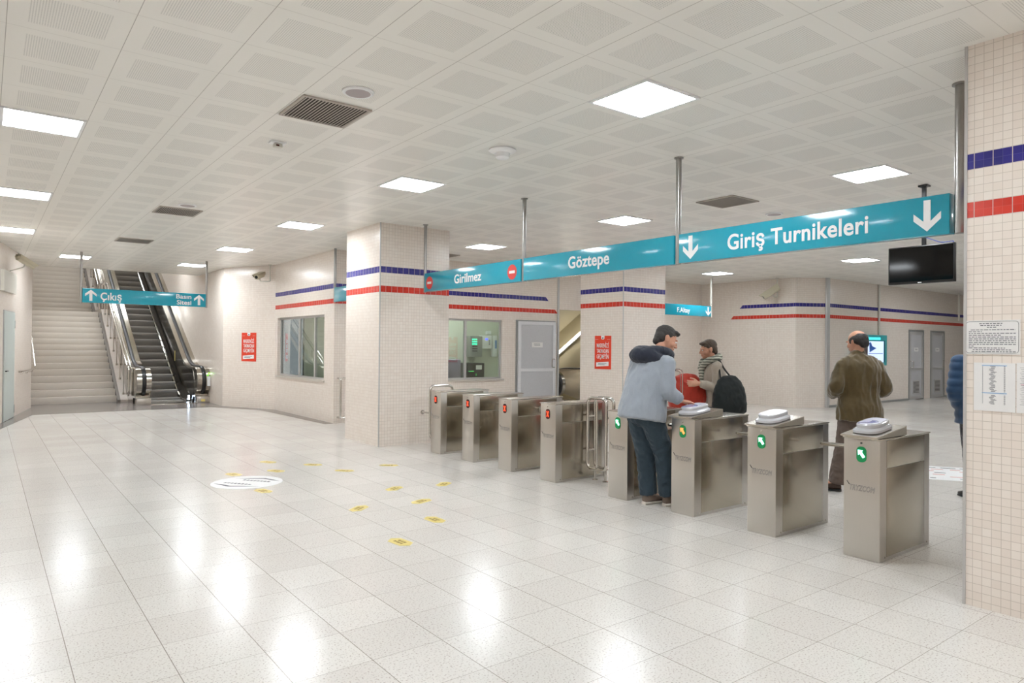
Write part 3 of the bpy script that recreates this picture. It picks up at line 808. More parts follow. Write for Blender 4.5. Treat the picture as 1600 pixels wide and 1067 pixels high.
# ------------------------------------------------------------------ turnstiles
X0, X1, TW, TH = 5.24, 6.09, .272, .91
def pill(fr, cx, cz, w, h, n=8):
    P = []
    r = w*.45
    for qx, qz, a0 in ((1, -1, -90), (1, 1, 0), (-1, 1, 90), (-1, -1, 180)):
        for k in range(n+1):
            a = R(a0+90*k/n); P.append((cx+qx*(w/2-r)+r*math.cos(a), cz+qz*(h/2-r)+r*math.sin(a)))
    return P
def turnstile(y, label, kind, reader, arm, group):
    """kind: 'in' green arrow, 'mix', 'out' red cross ; arm: +1 / -1 / 0 side"""
    yc = y; x0, x1 = 0.0, X1-X0; h = TW/2
    t = thing('turnstile', label, 'turnstile', (X0, yc, 0), 0, group)
    O = lambda n_, b_, m_, p=None, **k: obj(n_, b_, m_, p or t, local=(p is None), **k)
    bm = bmesh.new(); box(bm, (.004, -h, 0), (x1, h, TH-.012), .006); hs = O('housing', bm, M['steel'])
    bm = bmesh.new(); box(bm, (-.004, -h-.006, TH-.012), (x1+.006, h+.006, TH), .003); O('top_plate', bm, M['steel_top'])
    for s in (-1, 1):
        bm = bmesh.new()
        if s < 0:
            box(bm, (.105, -h-.003, .03), (x1-.10, -h+.001, .685), .001); box(bm, (.105, -h-.003, .690), (x1-.10, -h+.001, TH-.018), .001)
        else:
            box(bm, (.105, h-.001, .03), (x1-.10, h+.003, .685), .001); box(bm, (.105, h-.001, .690), (x1-.10, h+.003, TH-.018), .001)
        O('side_panel', bm, M['steelx'])
    fr = Fr((0.0, 0, 0), (0, -1, 0))
    bm = bmesh.new(); fr.poly(bm, pill(fr, 0, .783, .072, .118), -.004, .0015)
    lp = O('display', bm, M['led_rd'] if kind == 'out' else M['led_gd'], sm=False)
    bm = bmesh.new()
    if kind == 'out':
        for s in (1, -1): fr.poly(bm, [(-.022, .783-s*.030), (-.012, .783-s*.034), (.022, .783+s*.030), (.012, .783+s*.034)][::s], .0015, .003)
        O('cross_symbol', bm, M['led_r'], lp, sm=False, label='red lit cross')
    else:
        c = [(-.026, .815), (.012, .815), (.004, .802), (.028, .768), (.012, .756), (-.012, .788), (-.022, .776)]
        fr.poly(bm, c[::-1], .0015, .003)
        O('arrow_symbol', bm, M['led_a'] if kind == 'mix' else M['led_g'], lp, sm=False, label='orange lit arrow' if kind == 'mix' else 'green lit arrow')
    bm = bmesh.new(); cyl(bm, (-.004, 0, .868), (.006, 0, .868), .007, 12); O('lock', bm, M['black'] if y < 3 else M['pipe'])
    for yy in (-h+.014,):
        bm = bmesh.new(); cyl(bm, (.08, -h-.003, .03), (.08, -h+.002, .03), .008, 10); cyl(bm, (x1-.05, -h-.003, .03), (x1-.05, -h+.002, .03), .008, 10); O('screws', bm, M['pipe'])
    lettering('maker_lettering', 'TRYZCOM', fr, -.088, .100, .508, .548, M['ink'], t, .0006, 0, .25, True, d0=-.0036, local=True)
    bm = bmesh.new(); fr.poly(bm, [(-.112, .572), (-.108, .574), (-.088, .548), (-.094, .546)][::-1], -.004, -.0025); O('maker_mark', bm, M['ink_d'], sm=False)
    if arm:
        s = arm
        bm = bmesh.new(); cyl(bm, (.50, s*(h-.01), .75), (.50, s*(h+.035), .75), .06, 24, r1=.045); hb = O('arm_hub', bm, M['steel_top'])
        bm = bmesh.new(); tube(bm, [(.50, s*(h+.02), .755), (.50, s*(h+.14), .768), (.50, s*(h+.44), .758)], [.016, .017, .017], 12); tube(bm, [(.50, s*(h+.44), .758), (.50, s*(h+.455), .758)], [.017, .008], 12)
        O('arm', bm, M['pipe'])
        bm = bmesh.new(); tube(bm, [(.50, s*(h+.02), .75), (.62, s*(h+.09), .62), (.80, s*(h+.19), .42)], .016, 12); O('arm', bm, M['pipe'])
    if reader:
        bm = bmesh.new()
        prism(bm, [(-.045, -h-.004, TH+.004), (.43, -h-.004, TH+.004), (.43, -h-.004, TH+.075), (-.045, -h-.004, TH+.016)], (0, TW+.008, 0))
        bmesh.ops.bevel(bm, geom=list(bm.edges), offset=.003, segments=2, affect='EDGES')
        O('reader_mount', bm, M['steel_top'])
        # card reader: stadium body lofted in sloped plane
        sl = math.atan2(.059, .475); ax = V((math.cos(sl), 0, math.sin(sl))); az = V((-math.sin(sl), 0, math.cos(sl))); ay = V((0, 1, 0))
        c0 = V((.175, 0, TH+.044))
        def ring(L, W, hh, sh=0.0, n=40):
            P = []
            for k in range(n):
                a = 2*math.pi*k/n; ca, sa = math.cos(a), math.sin(a)
                e = .62
                P.append(c0+ax*(sh+L*math.copysign(abs(ca)**e, ca))+ay*(W*math.copysign(abs(sa)**e, sa))+az*hh)
            return P
        bm = bmesh.new(); loft(bm, [ring(.158, .098, .0), ring(.166, .106, .006), ring(.164, .104, .022), ring(.148, .09, .034), ring(.138, .082, .038)]); cr = O('card_reader', bm, M['reader'])
        bm = bmesh.new(); loft(bm, [ring(.142, .083, .036, .008), ring(.144, .085, .060, .008), ring(.138, .080, .068, .008)]); O('reader_lid', bm, M['reader'], cr)
        bm = bmesh.new(); loft(bm, [ring(.126, .070, .067, .010), ring(.124, .068, .0695, .010)]); rf = O('reader_face', bm, M['reader_face'], cr)
        bm = bmesh.new()
        P = [c0+ax*(-.105+.13*q)+ay*(.06-.115*abs(math.sin(q*2.4)))+az*.0695 for q in [k/10 for k in range(11)]]
        P2 = [c0+ax*(-.085+.12*q)+ay*(.062-.06*abs(math.sin(q*2.4)))+az*.0695 for q in [k/10 for k in range(10, -1, -1)]]
        prism(bm, P+P2, az*.001); O('reader_print', bm, M['reader_blue'], cr, sm=False, label='blue printed swoosh')
        if y < 3:
            bm = bmesh.new(); cyl(bm, (.43, -h+.03, TH+.05), (.452, -h+.03, TH+.05), .018, 16); O('cable_gland', bm, M['black'])
    return t
G1, G2 = 'entry turnstiles with card readers', 'exit turnstiles with red crosses'
turnstile(2.53, 'nearest brushed steel turnstile with green arrow, beside the near pillar', 'in', True, 1, G1)
turnstile(3.37, 'second steel turnstile from the near pillar, green arrow and white reader', 'in', True, 1, G1)
turnstile(4.20, 'steel turnstile with orange lit arrow under the man\'s hand', 'mix', True, 1, G1)
turnstile(5.04, 'steel turnstile with green arrow just left of the grey jacketed man', 'in', False, 0, G1)
turnstile(6.16, 'exit turnstile with red cross directly beside the steel pipe loop', 'out', False, 0, G2)
turnstile(7.00, 'exit turnstile with red cross, second from the pipe loop', 'out', False, -1, G2)
turnstile(7.84, 'exit turnstile with red cross, third from the pipe loop', 'out', False, -1, G2)
turnstile(8.68, 'farthest exit turnstile with red cross, beside the tiled pillar', 'out', False, -1, G2)

# pipe barriers
t = thing('pipe_barrier', 'freestanding polished steel pipe loop between exit and entry turnstiles', 'barrier', (5.75, 5.83, 0), 0, 'steel pipe barriers')
PBX, ya, yb = 5.72, 5.97, 5.66
for k, (xx, name) in enumerate(((5.70, 'front_loop'), (5.82, 'rear_loop'))):
    bm = bmesh.new(); tube(bm, fillet([(xx, ya, .14), (xx, yb, .14), (xx, yb, .97), (xx, ya, .97)], .08, 6, True), .019, 12, closed=True); obj(name, bm, M['pipe'], t)
bm = bmesh.new(); cyl(bm, (5.70, (ya+yb)/2, .16), (5.70, (ya+yb)/2, .93), .015); obj('middle_bar', bm, M['pipe'], t)
bm = bmesh.new(); [cyl(bm, (5.70, yy, z), (5.82, yy, z), .012) for yy in (ya, yb) for z in (.35, .75)]; obj('spacer', bm, M['pipe'], t)
for yy in (ya-.07, yb+.07):
    bm = bmesh.new(); cyl(bm, (5.76, yy, 0), (5.76, yy, .14), .016); cyl(bm, (5.70, yy, .14), (5.82, yy, .14), .016); cyl(bm, (5.76, yy, 0), (5.76, yy, .008), .034); obj('foot', bm, M['pipe'], t)
t = thing('pipe_barrier', 'steel pipe bracket fixed to the tiled pillar beside the farthest turnstile', 'barrier', (5.6, 9.5, 0), 0, 'steel pipe barriers')
bm = bmesh.new(); tube(bm, fillet([(5.61, 9.46, .10), (6.02, 9.46, .10), (6.02, 9.46, .93), (5.61, 9.46, .93)], .08, 6, True), .021, 12, closed=True); obj('loop', bm, M['pipe'], t)
for z in (.5,):
    for xx in (5.61, 6.02):
        bm = bmesh.new(); cyl(bm, (xx, 9.46, z), (xx, 9.70, z), .014); cyl(bm, (xx, 9.688, z), (xx, 9.70, z), .035); obj('wall_fixing', bm, M['pipe'], t)
t = thing('pipe_barrier', 'steel pipe barrier at the booth corner, left of the tiled pillar', 'barrier', (5.7, 12.95, 0), 0, 'steel pipe barriers')
bm = bmesh.new(); tube(bm, fillet([(5.62, 13.07, .90), (5.62, 12.93, .90), (5.62, 12.93, .12), (5.62, 13.07, .12)], .05), .019, 12); obj('loop', bm, M['pipe'], t)
bm = bmesh.new(); tube(bm, fillet([(5.74, 13.07, .90), (5.74, 12.93, .90), (5.74, 12.93, .12), (5.74, 13.07, .12)], .05), .019, 12); obj('loop', bm, M['pipe'], t)
bm = bmesh.new(); cyl(bm, (5.62, 12.93, .90), (5.74, 12.93, .90), .016); cyl(bm, (5.62, 12.93, .12), (5.74, 12.93, .12), .016); obj('cross_bar', bm, M['pipe'], t)

# ------------------------------------------------------------------ stairs
RI, TR = .167, .28
SY = 20.83; NS1 = 15; LD = 1.35
t = thing('staircase', 'broad pale stone staircase rising to the exit at left', 'stairs', (1.9, SY, 0))
fs = None
steps = []
bm = bmesh.new(); box(bm, (.92, 0, 0), (2.80, TR+.03, RI), .004)
step0 = obj('step', bm, M['stone'], t, local=True); step0.location = (-1.9, 0, 0)
yy, zz = 0.0, 0.0
for k in range(1, 34):
    yy += TR if k != NS1 else TR+LD
    s = step0.copy(); C.objects.link(s); s.parent = t; s.location = (-1.9, yy, k*RI)
bm = bmesh.new(); box(bm, (.92, SY+TR*(NS1-1)+.1, RI*(NS1-1)), (2.80, SY+TR*NS1+LD, RI*NS1)); obj('landing', bm, M['stone'], t)
def incl(y, off=0.0):   # stair nosing line
    d = y-SY; l1 = TR*(NS1-1)
    if d <= l1: return RI+d*RI/TR+off
    if d <= l1+LD+TR: return RI*NS1+off
    return RI*NS1+(d-l1-LD-TR)*RI/TR+RI+off
# stringer wall between stairs and escalator, dark stepped edge
bm = bmesh.new()
y1 = SY+TR*(NS1-1); y2 = y1+LD
P = [(SY-.15, 0), (SY-.15, .06), (y1, incl(y1, .10)), (y2, incl(y2-.01, .10)), (32.2, incl(32.2, .10)), (32.2, incl(32.2, -.5)), (y2, incl(y2-.01, -.5)), (y1, incl(y1, -.5)), (SY+1, 0)]
prism(bm, [(2.87, y, z) for y, z in P], (.17, 0, 0)); obj('stringer', bm, M['stone_s'], t, sm=False)
bm = bmesh.new(); prism(bm, [(2.80, y, z-(.11 if z > .2 else 0)) for y, z in P], (.07, 0, 0)); obj('stringer_edge', bm, M['stone_dark'], t, sm=False)
# railing on the stringer
t = thing('stair_railing', 'polished steel pipe railing between the stairs and the escalator', 'railing', (2.96, 20.5, 0))
for xx in (2.94, 3.02):
    pts = [(xx, 19.95, .22), (xx, 19.88, .30), (xx, 19.88, .93), (xx, 20.2, .98)] if xx < 3 else [(xx, 19.98, .22), (xx, 19.95, .30), (xx, 19.95, .90), (xx, 20.2, .95)]
    pts += [(xx, y1, incl(y1, .92)), (xx, y2, incl(y2-.01, .92)), (xx, 31.5, incl(31.5, .92))]
    bm = bmesh.new(); tube(bm, fillet(pts, .10), .021, 10); obj('handrail', bm, M['pipe'], t)
for k in range(22):
    y = 20.75+k*.62
    if y > 31: break
    for xx in (2.94,) if k % 2 else (2.94, 3.02):
        bm = bmesh.new(); cyl(bm, (xx, y, incl(y, .08)), (xx, y, incl(y, .90)), .013, 8); cyl(bm, (xx, y, incl(y, .08)), (xx, y, incl(y, .13)), .03, 10); obj('baluster', bm, M['pipe'], t)
t = thing('wall_handrail', 'short steel handrail on the left wall before the stairs', 'handrail', (.75, 19.2, .9))
n_ = V((dl.y, -dl.x, 0))
p = lambda s, z, d: V((-.55, 12.0, 0))+dl*s+n_*d+V((0, 0, z))
bm = bmesh.new(); tube(bm, fillet([p(6.25, .93, .02), p(6.3, .93, .07), p(8.12, .93, .07), V((1.0, 20.6, .95)), V((.98, 25.4, 3.3))], .05), .02, 10); obj('handrail', bm, M['pipe'], t)
for s in (6.6, 7.2, 7.8):
    bm = bmesh.new(); tube(bm, fillet([p(s, .93, .07), p(s, .87, .06), p(s, .87, 0)], .03), .008, 8); obj('bracket', bm, M['pipe'], t)

# ------------------------------------------------------------------ escalators
def escalator(xa, xb, yf, updown, label, side_label=None, nsteps=26, wbal=.33, length=9.0, panel='escpanel'):
    """xa,xb outer x; yf newel front y; updown +1 rises, -1 descends"""
    sgn = updown; sl = .5774*sgn
    t = thing('escalator', label, 'escalator', ((xa+xb)/2, yf, 0), 0, 'metro escalators')
    yk = yf+1.45 if sgn > 0 else yf+1.9       # knee of the incline
    ht = .98
    zc = lambda y: 0 if y < yk else (y-yk)*sl
    yend = yk+length
    for s, (a, b) in enumerate(((xa, xa+wbal), (xb-wbal, xb))):
        xm = (a+b)/2
        # side outline: newel nose semicircle
        r = .36; cz = ht-.04-r; nose = []
        for k in range(15):
            an = R(-115+ (205)*k/14 - 0)
            nose.append((yf+.02+r-r*math.cos(R(90-(k/14)*200)) if False else 0, 0))
        nose = [(yf+.03+r-r*math.sin(R(am)), cz-r*math.cos(R(am))) for am in [15+ (180-15)*k/14 for k in range(15)]]
        top = fillet([(0, nose[-1][0], nose[-1][1]), (0, yk, ht-.04), (0, yend, ht-.04+zc(yend))], .7, 10)[1:]
        prof = nose+[(q.y, q.z) for q in top]
        low = fillet([(0, yend, zc(yend)-.25), (0, yk+.15, -.0 if sgn > 0 else -.12), (0, yf+.35, .0)], .3, 5)
        P = prof+[(q.y, max(q.z, 0) if sgn > 0 else q.z) for q in low]+[(nose[0][0]+.0, .15)]
        bm = bmesh.new(); prism(bm, [(a, y, z) for y, z in P], (b-a, 0, 0)); bmesh.ops.bevel(bm, geom=[e for e in bm.edges if abs(e.verts[0].co.x-e.verts[1].co.x) < 1e-5], offset=.012, segments=2, affect='EDGES')
        bal = obj('balustrade', bm, M['bal'], t, ang=25)
        ib = [(yf+.46, .16), (yf+.40, .35), (yf+.40, .62), (yf+.52, .84), (yf+.70, .89)]+[(q.y, q.z-.05) for q in top[1:]]+[(yend, zc(yend)+.05), (yk, .06), (yf+.6, .05)]
        xi_ = (b, b+.004) if s == 0 else (a-.004, a)
        bm = bmesh.new(); prism(bm, [(xi_[0], y, z) for y, z in ib], (.004, 0, 0)); obj('inner_panel', bm, M[panel], t, sm=False)
        bm = bmesh.new(); box(bm, (a, yf+.10, 0), (b, yf+.62, .17), .004); obj('newel_base', bm, M['steel'], t)
        bm = bmesh.new()
        hp = [(q[0], q[1]) for q in nose[1:]]+[(q.y, q.z) for q in top]
        path = [V((xm, y, z)) for y, z in hp]
        T = tangents(path); rings = []
        for q, tt in zip(path, T):
            nn = V((1, 0, 0)).cross(tt)*-1
            nn = nn if True else nn
            nrm_ = tt.cross(V((1, 0, 0))).normalized()
            if nrm_.z < 0 and q.z > cz: nrm_ = -nrm_
            out = V((0, -(tt.z), tt.y))
            rings.append([q+V((1, 0, 0))*.048*math.cos(2*math.pi*k/12)+out*(.012+.026*math.sin(2*math.pi*k/12)) for k in range(12)])
        loft(bm, rings); obj('handrail', bm, M['rubber'], t)
        # skirt and inner deck
        si = xa+wbal if s == 0 else xb-wbal
        ins = .13 if s == 1 else .07
        xi = si+ins if s == 0 else si-ins
        lo_, hi_ = min(xi, si), max(xi, si)
        sp = fillet([(0, yf+.75, .06), (0, yk+.05, .10), (0, yend, .12+zc(yend))], .4, 6)
        hh = .20 if s == 1 else .10
        bm = bmesh.new(); loft(bm, [[V((xi, q.y, q.z)), V((si, q.y, q.z+hh*min(1, max(.15, (q.y-yf-.5)*1.2)))), V((si, q.y, q.z-.3)), V((xi, q.y, q.z-.3))] for q in sp])
        obj('skirt', bm, M[panel], t, ang=50)
        bm = bmesh.new(); tube(bm, [(xi, q.y, q.z) for q in sp], .018, 8); obj('skirt_trim', bm, M['pipe'], t)
    x0, x1 = xa+wbal+.07, xb-wbal-.13
    bm = bmesh.new(); box(bm, (xa+wbal, yf+.05, .001), (xb-wbal, yf+1.05, .014), .002); obj('comb_plate', bm, M['steel_top'], t)
    # steps
    bm = bmesh.new()
    n = 10; prof = []
    for k in range(n+1):
        a_ = R(90*k/n); prof.append((.06-.06*math.sin(a_), -.2+.2*(k/n)))
    rib = [(0.05, -.2), (.02, -.13), (.006, -.07), (0, -.015), (.004, -.004), (.012, 0), (.40, 0), (.40, -.05), (.09, -.2)]
    prism(bm, [(x0, y, z) for y, z in rib], (x1-x0, 0, 0))
    for k in range(int((x1-x0)/.02)):
        xx = x0+.01+k*.02
        prism(bm, [(xx, y, z) for y, z in ((.047, -.2), (.017, -.13), (.002, -.07), (-.004, -.012), (0.04, -.18))], (.006, 0, 0))
    st = obj('step', bm, M['escstep'], t, local=True, sm=True)
    base = V((-(xa+xb)/2, -yf, 0))
    offs = [0.0]
    for k in range(nsteps):
        s = st if k == 0 else st.copy()
        if k: C.objects.link(s); s.parent = t
        y = yf+1.0+.346*k
        if sgn > 0: z = .03 if k == 0 else (.08 if k == 1 else .08+.2*(k-1))
        else: z = -.01 if k < 3 else -.2*(k-2)
        s.location = (-(xa+xb)/2, y-yf, z)
    return t
M['bal'] = steel('escalator_cladding', (182, 176, 166), .13, 'x')
M['escskirt'] = steel('escalator_skirt', (92, 88, 82), .25, 'x'); M['escpanel'] = steel('escalator_inner_panel', (104, 100, 95), .16, 'x')  # inner steel coloured dark to stand for the reflection of the steps
e = escalator(3.04, 4.775, 19.30, 1, 'steel escalator with black handrails rising beside the stone stairs', wbal=.33)
bm = bmesh.new(); box(bm, (4.36, 19.98, .06), (4.40, 20.01, .11), .004); box(bm, (4.36, 19.98, .13), (4.40, 20.01, .17), .004); obj('safety_lamp', bm, M['led_w'], e)
bm = bmesh.new(); cyl(bm, (4.72, 19.30, .78), (4.72, 19.33, .78), .022); obj('status_lamp', bm, emit('lamp_lime', (120, 255, 60), 1), e)
bm = bmesh.new(); box(bm, (4.68, 19.315, .45), (4.755, 19.335, .70)); obj('sticker', bm, M['white'], e, sm=False)
bm = bmesh.new(); box(bm, (4.55, 19.396, .04), (4.65, 19.40, .10)); obj('warning_label', bm, M['yellow'], e, sm=False)
bm = bmesh.new(); box(bm, (4.44, 22.0, 1.05), (4.447, 22.1, 1.35)); obj('yellow_tag', bm, M['yellow'], e, sm=False)
escalator(11.72, 13.45, 13.42, -1, 'descending escalator to the platforms between booth and poster pillar', nsteps=20, length=8, panel='steel_top')
t = thing('strip_light', 'sloping fluorescent strip light beside the descending escalator', 'light', (13.5, 15, 1.3))
bm = bmesh.new()
LA, LB = V((13.50, 14.25, 2.07)), V((13.50, 17.2, .27)); dd = (LB-LA).normalized()
tube(bm, [LA+V((.02, 0, 0)), LB+V((.02, 0, 0))], .05, 8); obj('housing', bm, M['white'], t)
bm = bmesh.new(); tube(bm, [LA-V((.03, 0, 0)), LB-V((.03, 0, 0))], .035, 10); obj('tube', bm, M['tube'], t)
bm = bmesh.new(); prism(bm, [(11.44, 13.27, 3.3), (11.44, 26, -4.2), (11.44, 26, -4.0), (11.44, 13.27, 3.5)], (2.16, 0, 0)); struct('ceiling_shaft', bm, M['olive'], sm=False)
bm = bmesh.new(); prism(bm, [(.65, 20.7, CH), (.65, 21.2, CH+.4), (.65, 40, 15.6), (.65, 40, 15.8), (.65, 20.7, CH+.5)], (4.35, 0, 0)); struct('ceiling_stairwell', bm, M['cream_paint'], sm=False)
bm = bmesh.new(); box(bm, (.65, 38, 0), (5.0, 38.2, 16)); struct('wall_stairwell_end', bm, M['tile'], sm=False)
for k, (y, z) in enumerate(((22.4, 4.35), (26.4, 6.8), (31.0, 9.6))):
    t = thing('stairwell_light', 'linear light high in the stairwell, out of view', 'light', (2.8, y, z), 0, 'stairwell lights out of view')
    bm = bmesh.new(); box(bm, (-1.4, -.12, -.05), (1.4, .12, 0)); obj('housing', bm, M['white'], t, sm=False, local=True)
    bm = bmesh.new(); box(bm, (-1.38, -.10, -.056), (1.38, .10, -.05)); obj('diffuser', bm, M['light'], t, sm=False, local=True)

# ------------------------------------------------------------------ security cameras
def cctv(pos, aim, mount, label, L=.34, r=.055, body=None):
    """bullet camera; pos = body centre, aim = unit dir, mount = ceiling/wall point"""
    pos, aim, mount = V(pos), V(aim).normalized(), V(mount)
    t = thing('security_camera', label, 'camera', pos, 0, 'bullet security cameras')
    side = aim.cross(V((0, 0, 1))).normalized(); up = side.cross(aim)
    bm = bmesh.new()
    def ring(s, rx, rz): return [pos+aim*s+side*rx*math.copysign(abs(math.cos(a))**.7, math.cos(a))+up*rz*math.copysign(abs(math.sin(a))**.7, math.sin(a)) for a in [2*math.pi*k/24 for k in range(24)]]
    loft(bm, [ring(-L/2, r*.6, r*.6), ring(-L/2+.02, r, r), ring(L/2-.04, r, r), ring(L/2-.02, r*.92, r*.92)]); obj('housing', bm, body or M['cam'], t)
    bm = bmesh.new()
    P = [pos+aim*s+side*r*1.15*x+up*(r*1.08) for s, x in ((-L/2, -1), (L/2+.04, -1), (L/2+.04, 1), (-L/2, 1))]
    prism(bm, P, up*.006)
    for sg in (-1, 1): prism(bm, [pos+aim*s+side*r*1.15*sg+up*z for s, z in ((-L/2, r*1.08), (L/2+.04, r*1.08), (L/2-.02, 0), (-L/2, 0))], side*.004*sg)
    obj('sun_shield', bm, body or M['cam'], t, sm=False)
    bm = bmesh.new(); cyl(bm, pos+aim*(L/2-.022), pos+aim*(L/2-.014), r*.62, 20); obj('lens', bm, M['black'], t)
    bm = bmesh.new(); tube(bm, fillet([pos-up*r, pos-up*(r+.07), V((mount.x, mount.y, (pos-up*(r+.07)).z)), mount] if abs(mount.z-CH) < .01 else [pos-up*r, pos-up*(r+.06), mount], .03), .014, 10)
    if abs(mount.z-CH) < .01: cyl(bm, mount-V((0, 0, .012)), mount, .045)
    obj('bracket', bm, M['offwhite'], t)
cctv((.66, 17.2, 3.19), (.62, .55, -.36), (.40, 17.25, 3.0), 'bullet camera on the left wall above the green door', .42, .055)
cctv((5.20, 16.75, 3.19), (-.62, -.65, -.28), (5.42, 16.65, CH), 'bullet camera hanging near the angled wall above the red poster', .36, .06)
cctv((16.8, 10.55, 3.08), (-.5, .62, -.55), (16.95, 10.45, CH), 'bullet camera hanging in front of the far striped wall', .50, .09)

# ------------------------------------------------------------------ light box and conduits
t = thing('information_lightbox', 'glowing teal framed information board on the far wall', 'information board', (20.0, 9.45, 1.1))
bm = bmesh.new(); box(bm, (19.2, 9.42, 1.10), (21.02, 9.56, 1.98), .01); obj('frame', bm, M['teal2'], t)
fr = Fr((0, 9.42, 0), (1, 0, 0))
bm = bmesh.new(); fr.rect(bm, 19.4, 1.84, 20.6, 1.91, 0, .004); obj('glow_strip', bm, M['lightbox'], t, sm=False)
bm = bmesh.new(); fr.rect(bm, 19.35, 1.20, 20.80, 1.80, 0, .003); obj('display_sheet', bm, M['lightbox_w'], t, sm=False)
bm = bmesh.new(); fr.poly(bm, [(19.95, 1.48), (20.35, 1.60), (20.10, 1.66), (20.02, 1.78), (19.93, 1.74)], .003, .005); fr.rect(bm, 19.9, 1.44, 20.75, 1.455, .003, .005); obj('map_shape', bm, plain('map_blue', (60, 120, 215)), t, sm=False)
bm = bmesh.new(); fr.rect(bm, 19.4, 1.25, 19.84, 1.68, .003, .005); fr.rect(bm, 19.4, 1.72, 19.84, 1.78, .003, .005); obj('photo_print', bm, plain('photo_dark', (110, 98, 96), .5, 0, .3, 12), t, sm=False)
bm = bmesh.new(); fr.rect(bm, 20.83, 1.2, 20.87, 1.82, 0, .004); obj('navy_strip', bm, plain('navy_edge', (30, 60, 110)), t, sm=False)  # narrow navy strip right of the display sheet
bm = bmesh.new(); cyl(bm, (20.78, 9.54, 1.98), (20.78, 9.54, CH), .03, 12); o = obj('conduit_pipe', bm, M['offwhite'], None); tag(o, 'thin pale conduit pipe rising from the information board', 'pipe')
t = thing('hanging_pole', 'pale thin ceiling pole by the near pillar edge, far away', 'pole', (26.0, 9.2, 2.55))
bm = bmesh.new(); cyl(bm, (25.9, 9.3, 2.55), (25.9, 9.3, CH), .03, 12); obj('pole', bm, M['offwhite'], t)

# ------------------------------------------------------------------ floor markings
def marker(x, y, ang, ln, label):
    a = R(ang); X = V((math.cos(a), math.sin(a), 0)); Y = V((-math.sin(a), math.cos(a), 0))
    fr = Fr((x, y, .0005), X, Y); w = .065
    t = thing('floor_sticker', label, 'floor sticker', (x, y, 0), 0, 'yellow floor stickers')
    h = ln/2
    bm = bmesh.new(); fr.poly(bm, [(-h, 0), (-h+.05, -w), (h-.05, -w), (h, 0), (h-.05, w), (-h+.05, w)], 0, .001); obj('sheet', bm, M['yellow'], t, sm=False)
    bm = bmesh.new()
    for yy, xs in ((.018, ((-.05, -.02), (-.012, .012), (.02, .05))), (-.018, ((-.06, -.03), (-.02, .02), (.03, .055)))):
        for p0, p1 in xs: fr.rect(bm, p0, yy-.012, p1, yy+.012, .001, .0015)
    obj('printed_marks', bm, plain('olive_ink', (150, 122, 50)), t, sm=False)
MK = [(3.02, 9.28, -60, 'yellow floor sticker farthest back, beyond the white disc'), (3.43, 8.75, -47, 'yellow floor sticker in the back row, left of the pillar foot'),
 (2.89, 8.58, -62, 'yellow floor sticker just behind the right side of the white disc'), (2.40, 8.63, -75, 'yellow floor sticker just behind the left side of the white disc'),
 (3.59, 8.12, -49, 'yellow floor sticker in front of the tiled pillar corner'), (4.22, 8.15, -43, 'yellow floor sticker nearest the exit turnstiles, before the pillar'),
 (2.39, 7.49, -77, 'yellow floor sticker touching the front edge of the white disc'), (4.16, 6.70, 36, 'yellow floor sticker farthest right, before the red cross turnstiles'),
 (3.59, 6.80, 32, 'long tilted yellow floor sticker left of the rightmost one'), (3.52, 6.09, 20, 'yellow floor sticker at the centre of the front cluster'),
 (2.88, 6.17, 38, 'yellow floor sticker at the left of the front cluster'), (3.25, 5.38, -88, 'yellow floor sticker second nearest to the camera'),
 (2.66, 4.93, -84, 'yellow floor sticker nearest to the camera')]
for x, y, a, l in MK: marker(x, y, a, .27, l)
t = thing('floor_disc', 'large round white floor sticker with grey arrows', 'floor sticker', (2.39, 8.06, 0))
a = R(135)
frd = Fr((2.39, 8.06, .0005), (math.cos(R(-53)), math.sin(R(-53)), 0), (math.cos(R(37)), math.sin(R(37)), 0))
bm = bmesh.new(); frd.disc(bm, 0, 0, .385, .385, 0, .001, 48); obj('sheet', bm, M['white'], t, sm=False)
bm = bmesh.new()
for s in (1, -1):
    fl_ = lambda L_: [(s*x, s*y) for x, y in L_]
    frd.poly(bm, fl_([(-.28, .16), (-.10, .185), (.05, .23), (.20, .185), (.30, .18), (.05, .27)]), .001, .0015)
    for k in range(8): frd.rect(bm, s*(-.12+.045*k), s*.10-.02, s*(-.12+.045*k)+s*.03, s*.10+.02, .001, .0015)
obj('printed_marks', bm, M['ink'], t, sm=False)
t = thing('floor_banner', 'white floor banner with red and black print beyond the nearest turnstile', 'floor sticker', (9.9, 3.6, 0))
frd = Fr((9.75, 3.66, .0005), V((.56, -.83, 0)), V((.83, .56, 0)))
bm = bmesh.new(); frd.rect(bm, -1.2, -.55, 1.2, .55, 0, .001); obj('sheet', bm, M['white'], t, sm=False)
bm = bmesh.new(); bm2 = bmesh.new(); random.seed(3)
for j in range(7):
    x = -1.1
    while x < 1.05:
        l = random.uniform(.06, .25); frd.rect(bm2 if j in (0, 6, 3) else bm, x, -.42+.14*j-.018, min(x+l, 1.1), -.42+.14*j+.018, .001, .0015); x += l+random.uniform(.04, .3)
obj('red_print', bm, plain('pale_red_ink', (214, 130, 120)), t, sm=False); obj('black_print', bm2, M['ink_d'], t, sm=False)
